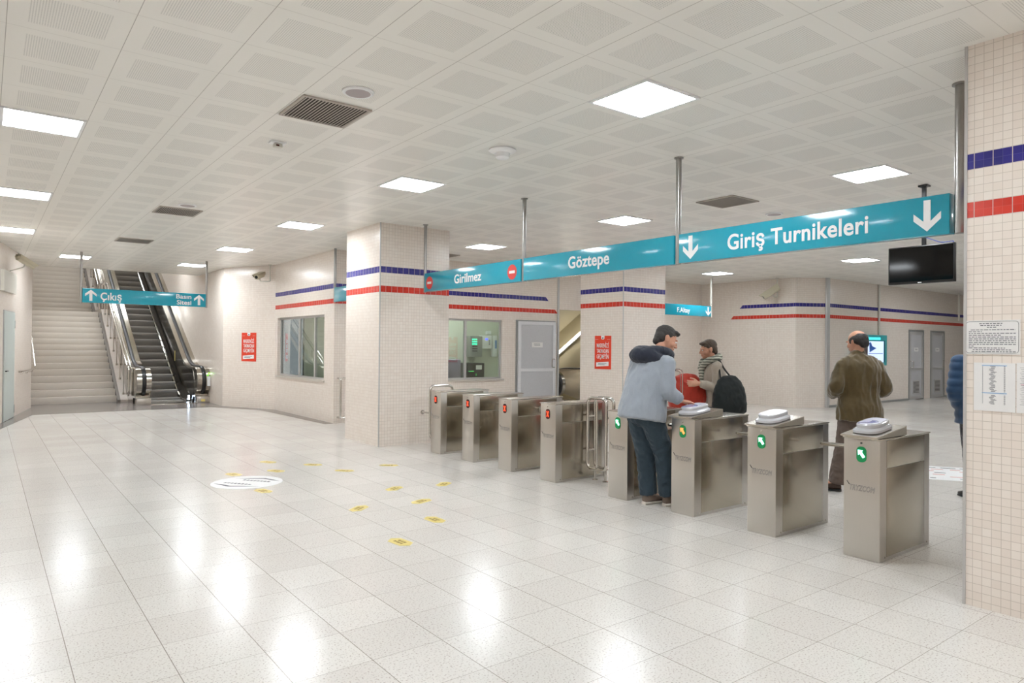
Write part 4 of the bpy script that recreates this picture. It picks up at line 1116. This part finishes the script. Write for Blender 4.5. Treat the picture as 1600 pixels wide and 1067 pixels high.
for nm, pts, mt, lb in (('floor_decal', [(8.2, 6.6), (10.6, 6.2), (10.9, 7.0), (8.6, 7.5)], 'blue', 'blue floor decal beyond the turnstiles'), ('floor_decal', [(7.95, 3.9), (8.9, 3.95), (8.7, 4.35), (7.9, 4.25)], 'red', 'small red floor decal behind the second turnstile'), ('floor_decal', [(8.0, 7.5), (9.3, 7.3), (9.6, 7.8), (8.2, 8.1)], 'red', 'red floor decal behind the walking woman')):
    bm = bmesh.new(); prism(bm, [(x, y, .0005) for x, y in pts], (0, 0, .001)); o = obj(nm, bm, plain('decal_'+mt, (120, 136, 200) if mt == 'blue' else (186, 92, 84), .3), None, sm=False); tag(o, lb, 'floor sticker')
#PEOPLE_BEGIN
# ------------------------------------------------------------------ people
def etube(bm, path, side, n=20, round_ends=(True, True), sq=1.0):
    """path: (point, r_side, r_other); side: approx direction of r_side"""
    P = [V(p[0]) for p in path]; T = tangents(P); side = V(side)
    rings = []
    def ring(p, t, a, b):
        s = side-t*side.dot(t)
        s = s.normalized() if s.length > 1e-4 else V((1, 0, 0)); o = t.cross(s)
        R_ = []
        for k in range(n):
            an = 2*math.pi*k/n; c_, s_ = math.cos(an), math.sin(an)
            R_.append(p+s*a*math.copysign(abs(c_)**sq, c_)+o*b*math.copysign(abs(s_)**sq, s_))
        return R_
    a, b = path[0][1:3]; m_ = min(a, b)
    if round_ends[0]:
        rings += [ring(P[0]-T[0]*m_*.85, T[0], a*.35, b*.35), ring(P[0]-T[0]*m_*.5, T[0], a*.78, b*.78)]
    for p, t, q in zip(P, T, path): rings.append(ring(p, t, q[1], q[2]))
    a, b = path[-1][1:3]; m_ = min(a, b)
    if round_ends[1]:
        rings += [ring(P[-1]+T[-1]*m_*.5, T[-1], a*.78, b*.78), ring(P[-1]+T[-1]*m_*.85, T[-1], a*.35, b*.35)]
    loft(bm, rings)

def smooth_path(path, sub=4):
    out = []
    N = len(path)
    def g(i): i = max(0, min(N-1, i)); return list(V(path[i][0]))+list(path[i][1:])
    for i in range(N-1):
        p0, p1, p2, p3 = g(i-1), g(i), g(i+1), g(i+2)
        for k in range(sub):
            t = k/sub
            q = [.5*((2*b)+(-a+c)*t+(2*a-5*b+4*c-d)*t*t+(-a+3*b-3*c+d)*t**3) for a, b, c, d in zip(p0, p1, p2, p3)]
            out.append((V(q[:3]), q[3], q[4]))
    q = g(N-1); out.append((V(q[:3]), q[3], q[4]))
    return out

def smooth_pts(pts, sub=5):
    return [q[0] for q in smooth_path([(V(p), 0, 0) for p in pts], sub)]

def ell(bm, c, axes, r):
    m_ = Matrix(((axes[0].x*r[0], axes[1].x*r[1], axes[2].x*r[2], c.x), (axes[0].y*r[0], axes[1].y*r[1], axes[2].y*r[2], c.y), (axes[0].z*r[0], axes[1].z*r[1], axes[2].z*r[2], c.z), (0, 0, 0, 1)))
    bmesh.ops.create_uvsphere(bm, u_segments=20, v_segments=14, radius=1, matrix=m_)

def fuse(name, bm, vox, m_, parent, smooth=4, folds=None, fn=None, **props):
    bmesh.ops.recalc_face_normals(bm, faces=bm.faces)
    me = bpy.data.meshes.new('tmp'); bm.to_mesh(me); bm.free()
    o = bpy.data.objects.new('tmp', me); C.objects.link(o)
    r = o.modifiers.new('r', 'REMESH'); r.mode = 'VOXEL'; r.voxel_size = vox
    if smooth:
        s = o.modifiers.new('s', 'SMOOTH'); s.factor = .5; s.iterations = smooth
    dg = bpy.context.evaluated_depsgraph_get(); dg.update()
    out = bpy.data.meshes.new_from_object(o.evaluated_get(dg))
    bpy.data.objects.remove(o); bpy.data.meshes.remove(me)
    if folds:
        amp, sc, squash = folds
        nr = [v.normal.copy() for v in out.vertices]
        for v, n_ in zip(out.vertices, nr):
            q = V((v.co.x*sc, v.co.y*sc, v.co.z*sc*squash))
            f = noise.noise(q)+.5*noise.noise(q*2.1)
            f = 1-abs(f)*2 if squash < 1 else f
            v.co += n_*amp*f
    if fn:
        for v in out.vertices: fn(v)
    out.materials.clear()
    finish(name, out, m_, True, 60)
    return link(name, out, parent, **props)

def hand(bm, wrist, d, palm_n, thumb_side, curl=35, spread=.0, s=1.0):
    """wrist -> d direction, palm_n points out of the palm, thumb_side unit vector across the palm"""
    d = V(d).normalized(); t = V(thumb_side); t = (t-d*t.dot(d)).normalized(); pn = V(palm_n); pn = (pn-d*pn.dot(d)-t*pn.dot(t)).normalized()
    w = V(wrist)
    etube(bm, [(w-d*.03*s, .027*s, .021*s), (w+d*.015*s, .029*s, .018*s), (w+d*.05*s, .040*s, .0165*s), (w+d*.088*s, .041*s, .0145*s)], t, 16)
    lens = [.072, .080, .075, .058]
    for i in range(4):
        off = (1.5-i)*.0205*s
        p = w+d*.092*s+t*off; L = lens[i]*s; a = 0; dirn = d.copy(); pts = [p-d*.012]; r_ = [.0092]
        pts.append(p)
        r_.append(.0092)
        for seg, fr_ in enumerate((.45, .32, .23)):
            a += R(curl*(.6+.25*seg)+i*3)
            dirn = (d*math.cos(a)+pn*math.sin(a)+t*(1.5-i)*.05).normalized()
            p = p+dirn*L*fr_; pts.append(p.copy()); r_.append((.0088, .0080, .0068)[seg])
        tube(bm, pts, [x*s for x in r_], 10)
    b = w+d*.02*s+t*.024*s
    dd = (d*.62+t*.62+pn*.35).normalized()
    m1 = b+dd*.042*s; d2 = (d*.85+t*.25+pn*.4).normalized(); m2 = m1+d2*.032*s; m3 = m2+d2*.024*s
    tube(bm, [b, m1, m2, m3], [.0145*s, .0115*s, .010*s, .0075*s], 10)

def head(bm, c, f, u, s=1.0, fem=False):
    """c = centre of the skull, f forward, u up"""
    f = V(f).normalized(); u = V(u); u = (u-f*u.dot(f)).normalized(); r = f.cross(u)
    A = (r, f, u); q = lambda x, y, z: c+(r*x+f*y+u*z)*s
    E = lambda x, y, z, a, b, d_: ell(bm, q(x, y, z), A, (a*s, b*s, d_*s))
    E(0, -.012, .025, .076, .094, .086)     # cranium
    E(0, .020, -.015, .068, .074, .090)     # face block
    E(0, .040, -.072, .046, .046, .040)     # jaw
    E(0, .070, -.098, .022, .020, .016)     # chin
    for x in (-1, 1):
        E(x*.042, .050, -.035, .024, .034, .026)   # cheeks
        E(x*.030, .083, .014, .026, .012, .009)    # brow
        E(x*.0135, .098, -.038, .009, .010, .009)  # nostrils
        E(x*.077, -.010, -.012, .010, .020, .032)  # ears
        E(x*.083, -.018, -.002, .007, .014, .022)
    etube(bm, [(q(0, .085, .008), .009*s, .009*s), (q(0, .100, -.018), .011*s, .012*s), (q(0, .108, -.035), .014*s, .012*s)], r, 12)
    E(0, .090, -.062, .026, .010, .006); E(0, .087, -.072, .022, .010, .007)
    return A

def eyes(c, f, u, parent, s=1.0):
    f = V(f).normalized(); u = V(u); u = (u-f*u.dot(f)).normalized(); r = f.cross(u)
    for x in (-1, 1):
        bm = bmesh.new(); ell(bm, c+(r*x*.031+f*.078-u*.002)*s, (r, f, u), (.012*s, .012*s, .009*s)); e_ = obj('eye', bm, M['white'], parent)
        bm = bmesh.new(); ell(bm, c+(r*x*.031+f*.088-u*.002)*s, (r, f, u), (.005*s, .003*s, .005*s)); obj('iris', bm, M['black'], e_ if False else parent)

def shoe(t, heel, toe, m_up, m_sole, w=.047, name='shoe'):
    heel, toe = V(heel), V(toe); d = (toe-heel); L = d.length; d.normalize(); r = V((0, 0, 1)).cross(d).normalized()
    up = d.cross(r)*1
    z = V((0, 0, 1))
    def ring(s_, ww, h0, h1, n=20):
        P = []
        for k in range(n):
            a = 2*math.pi*k/n
            y = math.sin(a); x = math.cos(a)
            P.append(heel+d*s_*L+r*ww*math.copysign(abs(x)**.75, x)+z*((h0+h1)/2+(h1-h0)/2*math.copysign(abs(y)**.8, y)))
        return P
    bm = bmesh.new()
    loft(bm, [ring(-.02, w*.55, .03, .075), ring(.03, w*.8, .022, .105), ring(.15, w*.86, .02, .118), ring(.32, w*.86, .02, .112), ring(.5, w*.92, .02, .088), ring(.7, w*1.02, .02, .068), ring(.88, w*.9, .022, .056), ring(.98, w*.55, .024, .045), ring(1.01, w*.25, .028, .038)])
    s = obj(name, bm, m_up, t)
    bm = bmesh.new()
    loft(bm, [ring(-.03, w*.6, .001, .03), ring(.05, w*.9, 0, .032), ring(.35, w*.88, .0, .028), ring(.7, w*1.08, 0, .026), ring(.9, w*.95, 0, .026), ring(1.02, w*.4, .004, .026)])
    obj('sole', bm, m_sole, t)

def person(label, base, J, group=None):
    return thing('person', label, 'person', base, 0, group)

def body_core(t, J, f, side, skin, vox=.005, hands=True, hand_cfg=None, fem=False, hs=1.0):
    """continuous body: head, neck, torso, arms, hands and legs"""
    bm = bmesh.new()
    head(bm, J['head'], J['face'], J['headup'], hs)
    hd = J['head']; fu = V(J['face']).normalized(); uu = V(J['headup']); uu = (uu-fu*uu.dot(fu)).normalized()
    etube(bm, [(J['neck'], .062, .060), (J['neck']*.5+(hd-uu*.06-fu*.02)*.5, .055, .056), (hd-uu*.05-fu*.015, .056, .060)], side, 18)
    etube(bm, [(J['pelvis'], .15, .105), (J['waist'], .13, .095), (J['chest'], .16, .11), (J['chest']*.3+J['neck']*.7-V((0, 0, .02)), .13, .075), (J['neck'], .07, .06)], side, 22)
    for s in 'LR':
        etube(bm, [(J['sh'+s], .05, .05), (J['sh'+s]*.5+J['el'+s]*.5, .043, .043), (J['el'+s], .036, .036), (J['el'+s]*.5+J['wr'+s]*.5, .034, .034), (J['wr'+s], .026, .022)], side, 14)
        etube(bm, [(J['pelvis']*.35+J['hip'+s]*.65, .085, .09), (J['hip'+s]*.5+J['kn'+s]*.5, .068, .07), (J['kn'+s], .048, .05), (J['kn'+s]*.6+J['an'+s]*.4, .046, .05), (J['an'+s], .032, .034)], side, 14)
        etube(bm, [(J['an'+s], .03, .03), (J['an'+s]+(J['toe'+s]-J['heel'+s])*.25-V((0, 0, .03)), .03, .026), (J['toe'+s]*.8+J['heel'+s]*.2+V((0, 0, .03)), .032, .016)], side, 12)
        if hands:
            cfg = J['hand'+s]; hand(bm, J['wr'+s], *cfg)
    return fuse('body', bm, vox, skin, t, 2)

def hair_shell(t, c, f, u, m_, s=1.0, kind='short', vox=.006):
    f = V(f).normalized(); u = V(u); u = (u-f*u.dot(f)).normalized(); r = f.cross(u); A = (r, f, u)
    bm = bmesh.new(); q = lambda x, y, z: c+(r*x+f*y+u*z)*s
    E = lambda x, y, z, a, b, d_: ell(bm, q(x, y, z), A, (a*s, b*s, d_*s))
    if kind == 'short':
        E(0, -.020, .043, .080, .096, .080); E(0, -.052, .0, .077, .060, .072); E(0, .045, .078, .058, .048, .026); E(0, .076, .080, .042, .024, .018); E(0, -.075, -.04, .055, .035, .045)
        for x in (-1, 1): E(x*.068, .010, .036, .014, .020, .026)
    elif kind == 'bald':
        E(0, -.050, .012, .084, .066, .070); E(0, -.078, -.030, .064, .038, .055)
        for x in (-1, 1): E(x*.070, -.020, .010, .017, .045, .040); E(x*.070, .018, .005, .012, .016, .030)
    else:
        E(0, -.016, .036, .086, .102, .088); E(0, -.055, -.02, .082, .062, .095); E(0, -.07, -.08, .07, .045, .06); E(0, .060, .058, .058, .045, .030)
        for x in (-1, 1): E(x*.075, .01, -.02, .014, .03, .07)
    return fuse('hair', bm, vox, m_, t, 2, (.003, 60, 1))

def legs(t, J, side, m_, rr=(.105, .088, .068, .064, .060), name='trousers', vox=.010, folds=(.009, 13, .9)):
    bm = bmesh.new()
    etube(bm, [(J['pelvis']+V((0, 0, .10)), .155, .12), (J['pelvis'], .17, .135), (J['pelvis']-V((0, 0, .06)), .165, .13)], side, 22)
    for s in 'LR':
        h, k, a = J['hip'+s], J['kn'+s], J['an'+s]
        etube(bm, smooth_path([(h, rr[0], rr[0]*1.1), (h*.5+k*.5, rr[1], rr[1]*1.05), (k, rr[2], rr[2]*1.05), (k*.5+a*.5, rr[3], rr[3]*1.05), (a+V((0, 0, -.02)), rr[4], rr[4]*1.1)], 3), side, 20, (True, False))
    return fuse(name, bm, vox, m_, t, 3, folds)

def coat(t, rings, J, side, m_, arm=(.072, .064, .058, .052, .044), vox=.012, folds=(.007, 11, .45), name='jacket', cuff=.0, sq=.9):
    bm = bmesh.new()
    etube(bm, smooth_path(rings, 4), side, 28, (False, True), sq)
    for s in 'LR':
        sh, el, wr = J['sh'+s], J['el'+s], J['wr'+s]
        etube(bm, smooth_path([(sh, arm[0], arm[0]), (sh*.5+el*.5, arm[1], arm[1]), (el, arm[2], arm[2]), (el*.5+wr*.5, arm[3], arm[3]), (wr-(wr-el).normalized()*(.015+cuff), arm[4], arm[4])], 4), side, 20, (True, False))
    return fuse(name, bm, vox, m_, t, 3, folds)

# --- man in the grey jacket passing the gate (faces +X)
J = dict(pelvis=V((5.17, 4.62, .96)), waist=V((5.19, 4.62, 1.10)), chest=V((5.27, 4.62, 1.32)), neck=V((5.36, 4.62, 1.50)), head=V((5.475, 4.60, 1.655)),
  face=V((.76, -.60, -.42)), headup=V((.42, -.1, .88)),
  shR=V((5.27, 4.43, 1.42)), elR=V((5.24, 4.375, 1.15)), wrR=V((5.375, 4.33, 1.055)), shL=V((5.30, 4.81, 1.42)), elL=V((5.28, 4.86, 1.16)), wrL=V((5.46, 4.80, 1.06)),
  hipR=V((5.18, 4.54, .92)), knR=V((5.36, 4.53, .52)), anR=V((5.42, 4.52, .13)), heelR=V((5.37, 4.52, .02)), toeR=V((5.64, 4.50, .02)),
  hipL=V((5.20, 4.72, .92)), knL=V((5.30, 4.71, .50)), anL=V((5.32, 4.69, .12)), heelL=V((5.265, 4.69, 0)), toeL=V((5.57, 4.67, 0)),
  handR=(V((.62, -.52, -.10)), V((.1, -.2, -1)), V((-.4, .5, .1)) if False else V((.5, .7, 0)), 22), handL=(V((.8, 0, -.4)), V((0, -.3, -1)), V((.3, -1, 0)), 30))
t = person('person in a grey jacket with navy hood, passing the turnstile with one hand on it', (5.3, 4.62, 0), J)
sd = V((0, 1, 0))
body_core(t, J, None, sd, M['skin'], .0045, hs=1.12)
eyes(J['head'], J['face'], J['headup'], t, 1.12)
M['hair'] = plain('dark_hair', (44, 40, 38), .6, 0, .3, 300, .5)
M['hair_g'] = plain('greying_hair', (58, 54, 52), .6, 0, .35, 300, .5)
hair_shell(t, J['head'], J['face'], J['headup'], M['hair_g'], 1.13)
legs(t, J, sd, fabric('dark_teal_denim', (52, 66, 76), .8, .1, .1, 90), (.112, .100, .088, .084, .080), 'jeans')
M['jacket_g'] = fabric('grey_blue_fleece', (148, 155, 164), .9, .4, .05, 80)
rings = [(V((5.135, 4.62, .865)), .225, .235), (V((5.155, 4.62, .98)), .22, .225), (V((5.185, 4.62, 1.12)), .205, .200), (V((5.225, 4.62, 1.26)), .215, .185), (V((5.27, 4.62, 1.38)), .215, .165), (V((5.305, 4.62, 1.45)), .175, .135), (V((5.335, 4.62, 1.50)), .10, .09)]
coat(t, rings, J, sd, M['jacket_g'], (.088, .080, .074, .066, .052), folds=(.008, 10, .5))
M['navy'] = fabric('navy_fleece', (44, 48, 60), .9, .2, .08, 80)
bm = bmesh.new()   # hood bunched round the neck and yoke over the shoulders
etube(bm, smooth_path([(V((5.47, 4.62, 1.42)), .035, .04), (V((5.43, 4.52, 1.49)), .05, .045), (V((5.32, 4.49, 1.53)), .045, .055), (V((5.20, 4.54, 1.535)), .052, .07), (V((5.12, 4.62, 1.505)), .05, .085), (V((5.20, 4.70, 1.535)), .052, .07), (V((5.32, 4.75, 1.53)), .045, .055), (V((5.43, 4.72, 1.49)), .05, .045), (V((5.47, 4.62, 1.42)), .035, .04)], 4), V((0, 0, 1)), 14)
etube(bm, smooth_path([(V((5.09, 4.62, 1.50)), .12, .07), (V((5.16, 4.62, 1.49)), .17, .10), (V((5.25, 4.62, 1.46)), .19, .085), (V((5.33, 4.62, 1.47)), .14, .07)], 3), sd, 22)
fuse('hood', bm, .008, M['navy'], t, 4, (.006, 16, .6))
bm = bmesh.new(); etube(bm, [(V((5.462, 4.615, 1.44)), .04, .02), (V((5.455, 4.615, 1.32)), .035, .018)], sd, 12); obj('collar_front', bm, M['navy'], t)
M['shoe_b'] = plain('brown_grey_shoe', (126, 108, 96), .6, 0, .1, 30, .2); M['sole'] = plain('pale_sole', (214, 206, 196), .6)
shoe(t, J['heelL'], J['toeL'], M['shoe_b'], M['sole']); shoe(t, J['heelR']-V((0, 0, .02)), J['toeR']-V((0, 0, .02)), M['shoe_b'], M['sole'])

def local_frame(base, ang):
    f = V((math.cos(ang), math.sin(ang), 0)); r = V((f.y, -f.x, 0)); b = V(base)
    return (lambda a, b_, z: b+f*a+r*b_+V((0, 0, z))), f, r

# --- man in the brown corduroy jacket, seen from behind
L_, f, r = local_frame((7.64, 3.72, 0), math.atan2(.80, .60))
J = dict(pelvis=L_(0, 0, .94), waist=L_(.0, 0, 1.08), chest=L_(.0, 0, 1.30), neck=L_(.02, 0, 1.50), head=L_(.05, .0, 1.655), face=f*.9-r*.42+V((0, 0, -.22)), headup=V((0, 0, 1))+f*.12,
  shR=L_(.0, .185, 1.39), elR=L_(-.03, .27, 1.14), wrR=L_(.20, .20, 1.06), shL=L_(.0, -.185, 1.39), elL=L_(-.03, -.27, 1.14), wrL=L_(.20, -.20, 1.06),
  hipR=L_(0, .09, .90), knR=L_(.02, .09, .49), anR=L_(-.02, .09, .11), heelR=L_(-.07, .09, 0), toeR=L_(.19, .12, 0),
  hipL=L_(0, -.09, .90), knL=L_(.06, -.13, .49), anL=L_(.06, -.215, .11), heelL=L_(.05, -.17, 0), toeL=L_(.16, -.42, 0),
  handR=(f*.8-r*.5, V((0, 0, -1)), -r, 30), handL=(f*.8+r*.5, V((0, 0, -1)), r, 30))
t = person('person in a brown corduroy jacket seen from behind, beyond the green arrow turnstiles', (7.64, 3.72, 0), J)
body_core(t, J, f, r, M['skin'], .006, hs=1.08)
eyes(J['head'], J['face'], J['headup'], t, 1.08)
hair_shell(t, J['head'], J['face'], J['headup'], M['hair'], 1.09, 'bald')
legs(t, J, r, fabric('brown_grey_trousers', (104, 90, 82), .85, .1), (.11, .098, .088, .082, .078))
M['cord'] = fabric('olive_brown_corduroy', (92, 76, 44), .75, .5, .22, 26, .8)
rings = [(L_(-.02, 0, .80), .245, .17), (L_(-.02, 0, .92), .235, .17), (L_(-.01, 0, 1.08), .205, .15), (L_(.0, 0, 1.26), .225, .155), (L_(.0, 0, 1.38), .225, .14), (L_(.01, 0, 1.46), .19, .10), (L_(.02, 0, 1.50), .09, .075)]
coat(t, rings, J, r, M['cord'], (.074, .076, .074, .064, .052), folds=(.011, 12, .35))
bm = bmesh.new(); etube(bm, [(L_(.02, 0, 1.49), .082, .078), (L_(.025, 0, 1.535), .076, .072)], r, 22, (False, False)); obj('collar', bm, fabric('grey_collar', (96, 90, 76)), t)
shoe(t, J['heelL'], J['toeL'], plain('dark_brown_shoe', (70, 48, 36), .4), M['rubber']); shoe(t, J['heelR'], J['toeR'], bpy.data.materials['dark_brown_shoe'], M['rubber'])

# --- person in blue quilted coat half behind the near pillar
L_, f, r = local_frame((8.36, 2.80, 0), math.atan2(.80, .60))
J = dict(pelvis=L_(0, 0, .96), waist=L_(.0, 0, 1.10), chest=L_(.0, 0, 1.32), neck=L_(.02, 0, 1.53), head=L_(.05, 0, 1.69), face=f, headup=V((0, 0, 1)),
  shR=L_(0, .21, 1.45), elR=L_(-.02, .26, 1.16), wrR=L_(.08, .17, .97), shL=L_(0, -.21, 1.45), elL=L_(-.02, -.27, 1.14), wrL=L_(.08, -.17, .97),
  hipR=L_(0, .09, .92), knR=L_(.02, .09, .5), anR=L_(-.02, .09, .11), heelR=L_(-.07, .09, 0), toeR=L_(.19, .11, 0),
  hipL=L_(0, -.09, .92), knL=L_(.03, -.08, .5), anL=L_(0, -.07, .11), heelL=L_(-.05, -.07, 0), toeL=L_(.20, -.08, 0),
  handR=(-V((0, 0, 1))-r*.3, -r, f, 30), handL=(-V((0, 0, 1))+r*.3, r, f, 30))
t = person('person in a blue quilted coat, mostly hidden behind the near pillar', (8.36, 2.80, 0), J)
body_core(t, J, f, r, M['skin'], .007)
hair_shell(t, J['head'], J['face'], J['headup'], M['hair'], 1.03)
legs(t, J, r, fabric('charcoal_trousers', (46, 46, 52)))
M['quilt'] = fabric('blue_quilted_nylon', (36, 66, 98), .5, .2, .08, 30, .5)
rings = [(L_(-.01, 0, .80), .235, .19), (L_(-.01, 0, .95), .24, .19), (L_(0, 0, 1.12), .235, .18), (L_(0, 0, 1.30), .245, .18), (L_(0, 0, 1.42), .24, .155), (L_(.01, 0, 1.50), .19, .11), (L_(.02, 0, 1.545), .10, .09)]
o = coat(t, rings, J, r, M['quilt'], (.092, .088, .084, .076, .062), folds=None, name='quilted_coat')
for v in o.data.vertices:
    v.co += v.normal*(.010*abs(math.sin(v.co.z*math.pi/.085))-.005)
shoe(t, J['heelL'], J['toeL'], M['black'], M['rubber']); shoe(t, J['heelR'], J['toeR'], M['black'], M['rubber'])

# --- woman walking to the left with a black shoulder bag and a red bag
L_, f, r = local_frame((7.16, 5.22, 0), math.atan2(.607, -.794))
J = dict(pelvis=L_(0, 0, .92), waist=L_(.01, 0, 1.06), chest=L_(.04, 0, 1.25), neck=L_(.07, 0, 1.42), head=L_(.11, 0, 1.555), face=f+V((0, 0, -.15)), headup=V((0, 0, 1)),
  shR=L_(.03, .17, 1.35), elR=L_(-.02, .22, 1.10), wrR=L_(.20, .20, 1.06), shL=L_(.05, -.17, 1.35), elL=L_(.06, -.22, 1.10), wrL=L_(.27, -.18, 1.14),
  hipR=L_(0, .08, .88), knR=L_(.16, .08, .49), anR=L_(.26, .08, .13), heelR=L_(.22, .08, .0), toeR=L_(.45, .09, .0),
  hipL=L_(0, -.08, .88), knL=L_(.02, -.08, .48), anL=L_(-.20, -.08, .14), heelL=L_(-.25, -.08, 0), toeL=L_(-.02, -.08, 0),
  handR=(f, -r, V((0, 0, 1)), 45), handL=(f, r, V((0, 0, 1)), 45))
t = person('person walking left beyond the turnstile with dark hair, taupe top and striped scarf', (7.16, 5.22, 0), J)
body_core(t, J, f, r, M['skin'], .006, fem=True, hs=.98)
eyes(J['head'], J['face'], J['headup'], t, .98)
hair_shell(t, J['head'], J['face'], J['headup'], plain('brown_hair', (84, 68, 56), .6, 0, .3, 200, .4), 1.0, 'short')
legs(t, J, r, fabric('black_trousers', (34, 38, 42)), (.10, .085, .065, .060, .055))
M['taupe'] = fabric('taupe_knit', (168, 156, 142), .9, .3, .10, 50)
rings = [(L_(0, 0, .86), .19, .15), (L_(.0, 0, 1.0), .18, .14), (L_(.02, 0, 1.12), .17, .13), (L_(.04, 0, 1.24), .185, .135), (L_(.05, 0, 1.33), .18, .11), (L_(.06, 0, 1.39), .12, .08)]
coat(t, rings, J, r, M['taupe'], (.068, .062, .056, .052, .044), name='top')
bm = bmesh.new()
etube(bm, smooth_path([(L_(.19, .02, 1.30), .03, .04), (L_(.15, .08, 1.40), .04, .04), (L_(.05, .10, 1.44), .04, .045), (L_(-.02, 0, 1.46), .045, .045), (L_(.05, -.10, 1.44), .04, .045), (L_(.15, -.08, 1.40), .04, .04), (L_(.19, -.02, 1.30), .03, .04), (L_(.18, .0, 1.16), .05, .02)], 4), V((0, 0, 1)), 12)
n = NT('striped_scarf'); w_ = n.node('ShaderNodeTexWave'); w_.inputs['Scale'].default_value = 9; w_.inputs['Distortion'].default_value = 3; w_.bands_direction = 'Z'; n.link(n.objco(), w_.inputs[0])
n.fin(n.mix(w_.outputs['Fac'], lin((86, 88, 80)), lin((196, 196, 180))), .9)
fuse('scarf', bm, .008, n.m, t, 3, (.005, 20, .6))
shoe(t, J['heelL'], J['toeL'], M['black'], M['rubber'], .04); shoe(t, J['heelR'], J['toeR'], M['black'], M['rubber'], .04)

bt = thing('shoulder_bag', 'large black shoulder bag carried by the walking person', 'bag', L_(-.12, -.27, .80))
bm = bmesh.new()
P0 = lambda a, z, k: L_(a, k, z)
etube(bm, smooth_path([(L_(-.06, -.30, .82), .20, .08), (L_(-.06, -.30, .92), .20, .095), (L_(-.06, -.29, 1.08), .175, .085), (L_(-.05, -.28, 1.20), .12, .05)], 4), f, 26, (True, True), .75)
fuse('bag_body', bm, .009, fabric('black_nylon', (26, 32, 32), .7, .1, .1, 60), bt, 3, (.006, 14, .7))
bm = bmesh.new(); tube(bm, smooth_pts([L_(-.10, -.29, 1.20), L_(-.02, -.23, 1.32), L_(.02, -.15, 1.425), L_(.04, -.22, 1.34), L_(.04, -.29, 1.20)]), .011, 8); obj('strap', bm, M['black'], bt)

rt = thing('travel_bag', 'red travel bag with black grab handle and steel frame behind the turnstile reader', 'bag', L_(.50, -.02, .82))
RB = V((6.905, 5.475, 0))
bm = bmesh.new()
etube(bm, smooth_path([(L_(.42, .05, .84), .22, .11), (L_(.42, .05, .95), .235, .13), (L_(.43, .05, 1.08), .22, .12), (L_(.44, .05, 1.18), .16, .08)], 4), f, 28, (True, True), .7)
M['redbag'] = fabric('red_nylon', (176, 52, 34), .6, .2, .12, 40)
fuse('bag_body', bm, .009, M['redbag'], rt, 3, (.008, 9, .7))
bm = bmesh.new()
etube(bm, smooth_path([(L_(.66, .04, .98), .07, .07), (L_(.67, .04, 1.08), .10, .08), (L_(.67, .04, 1.20), .09, .07), (L_(.66, .04, 1.27), .05, .05)], 4), f, 20, (True, True), .8)
fuse('front_pocket', bm, .008, fabric('crimson_nylon', (190, 50, 52), .5, .2), rt, 3)
bm = bmesh.new(); tube(bm, smooth_pts([L_(.69, 0, 1.30), L_(.67, 0, 1.36), L_(.61, 0, 1.36), L_(.58, 0, 1.29)]), .008, 8); obj('grab_handle', bm, M['black'], rt)
bm = bmesh.new(); tube(bm, fillet([L_(.52, -.11, .90), L_(.52, -.11, 1.31), L_(.70, -.09, 1.31), L_(.74, -.07, 1.1)], .05), .007, 8); tube(bm, fillet([L_(.545, -.11, .90), L_(.545, -.11, 1.29), L_(.68, -.09, 1.29)], .05), .004, 6); obj('steel_frame', bm, M['pipe'], rt)
bm = bmesh.new(); etube(bm, [(L_(.62, -.07, 1.12), .05, .012), (L_(.70, -.06, 1.12), .045, .012)], V((0, 0, 1)), 14); obj('black_pocket', bm, M['black'], rt)
rt.location = V(rt.location)-f*.07
#PEOPLE_END
# ------------------------------------------------------------------ view
scene.view_settings.view_transform = 'Standard'
scene.view_settings.look = 'None'
scene.view_settings.exposure = 1.52
scene.view_settings.gamma = 1.0
w = bpy.data.worlds.new('world'); scene.world = w; w.use_nodes = True
w.node_tree.nodes['Background'].inputs[0].default_value = (.8, .85, .9, 1); w.node_tree.nodes['Background'].inputs[1].default_value = .15
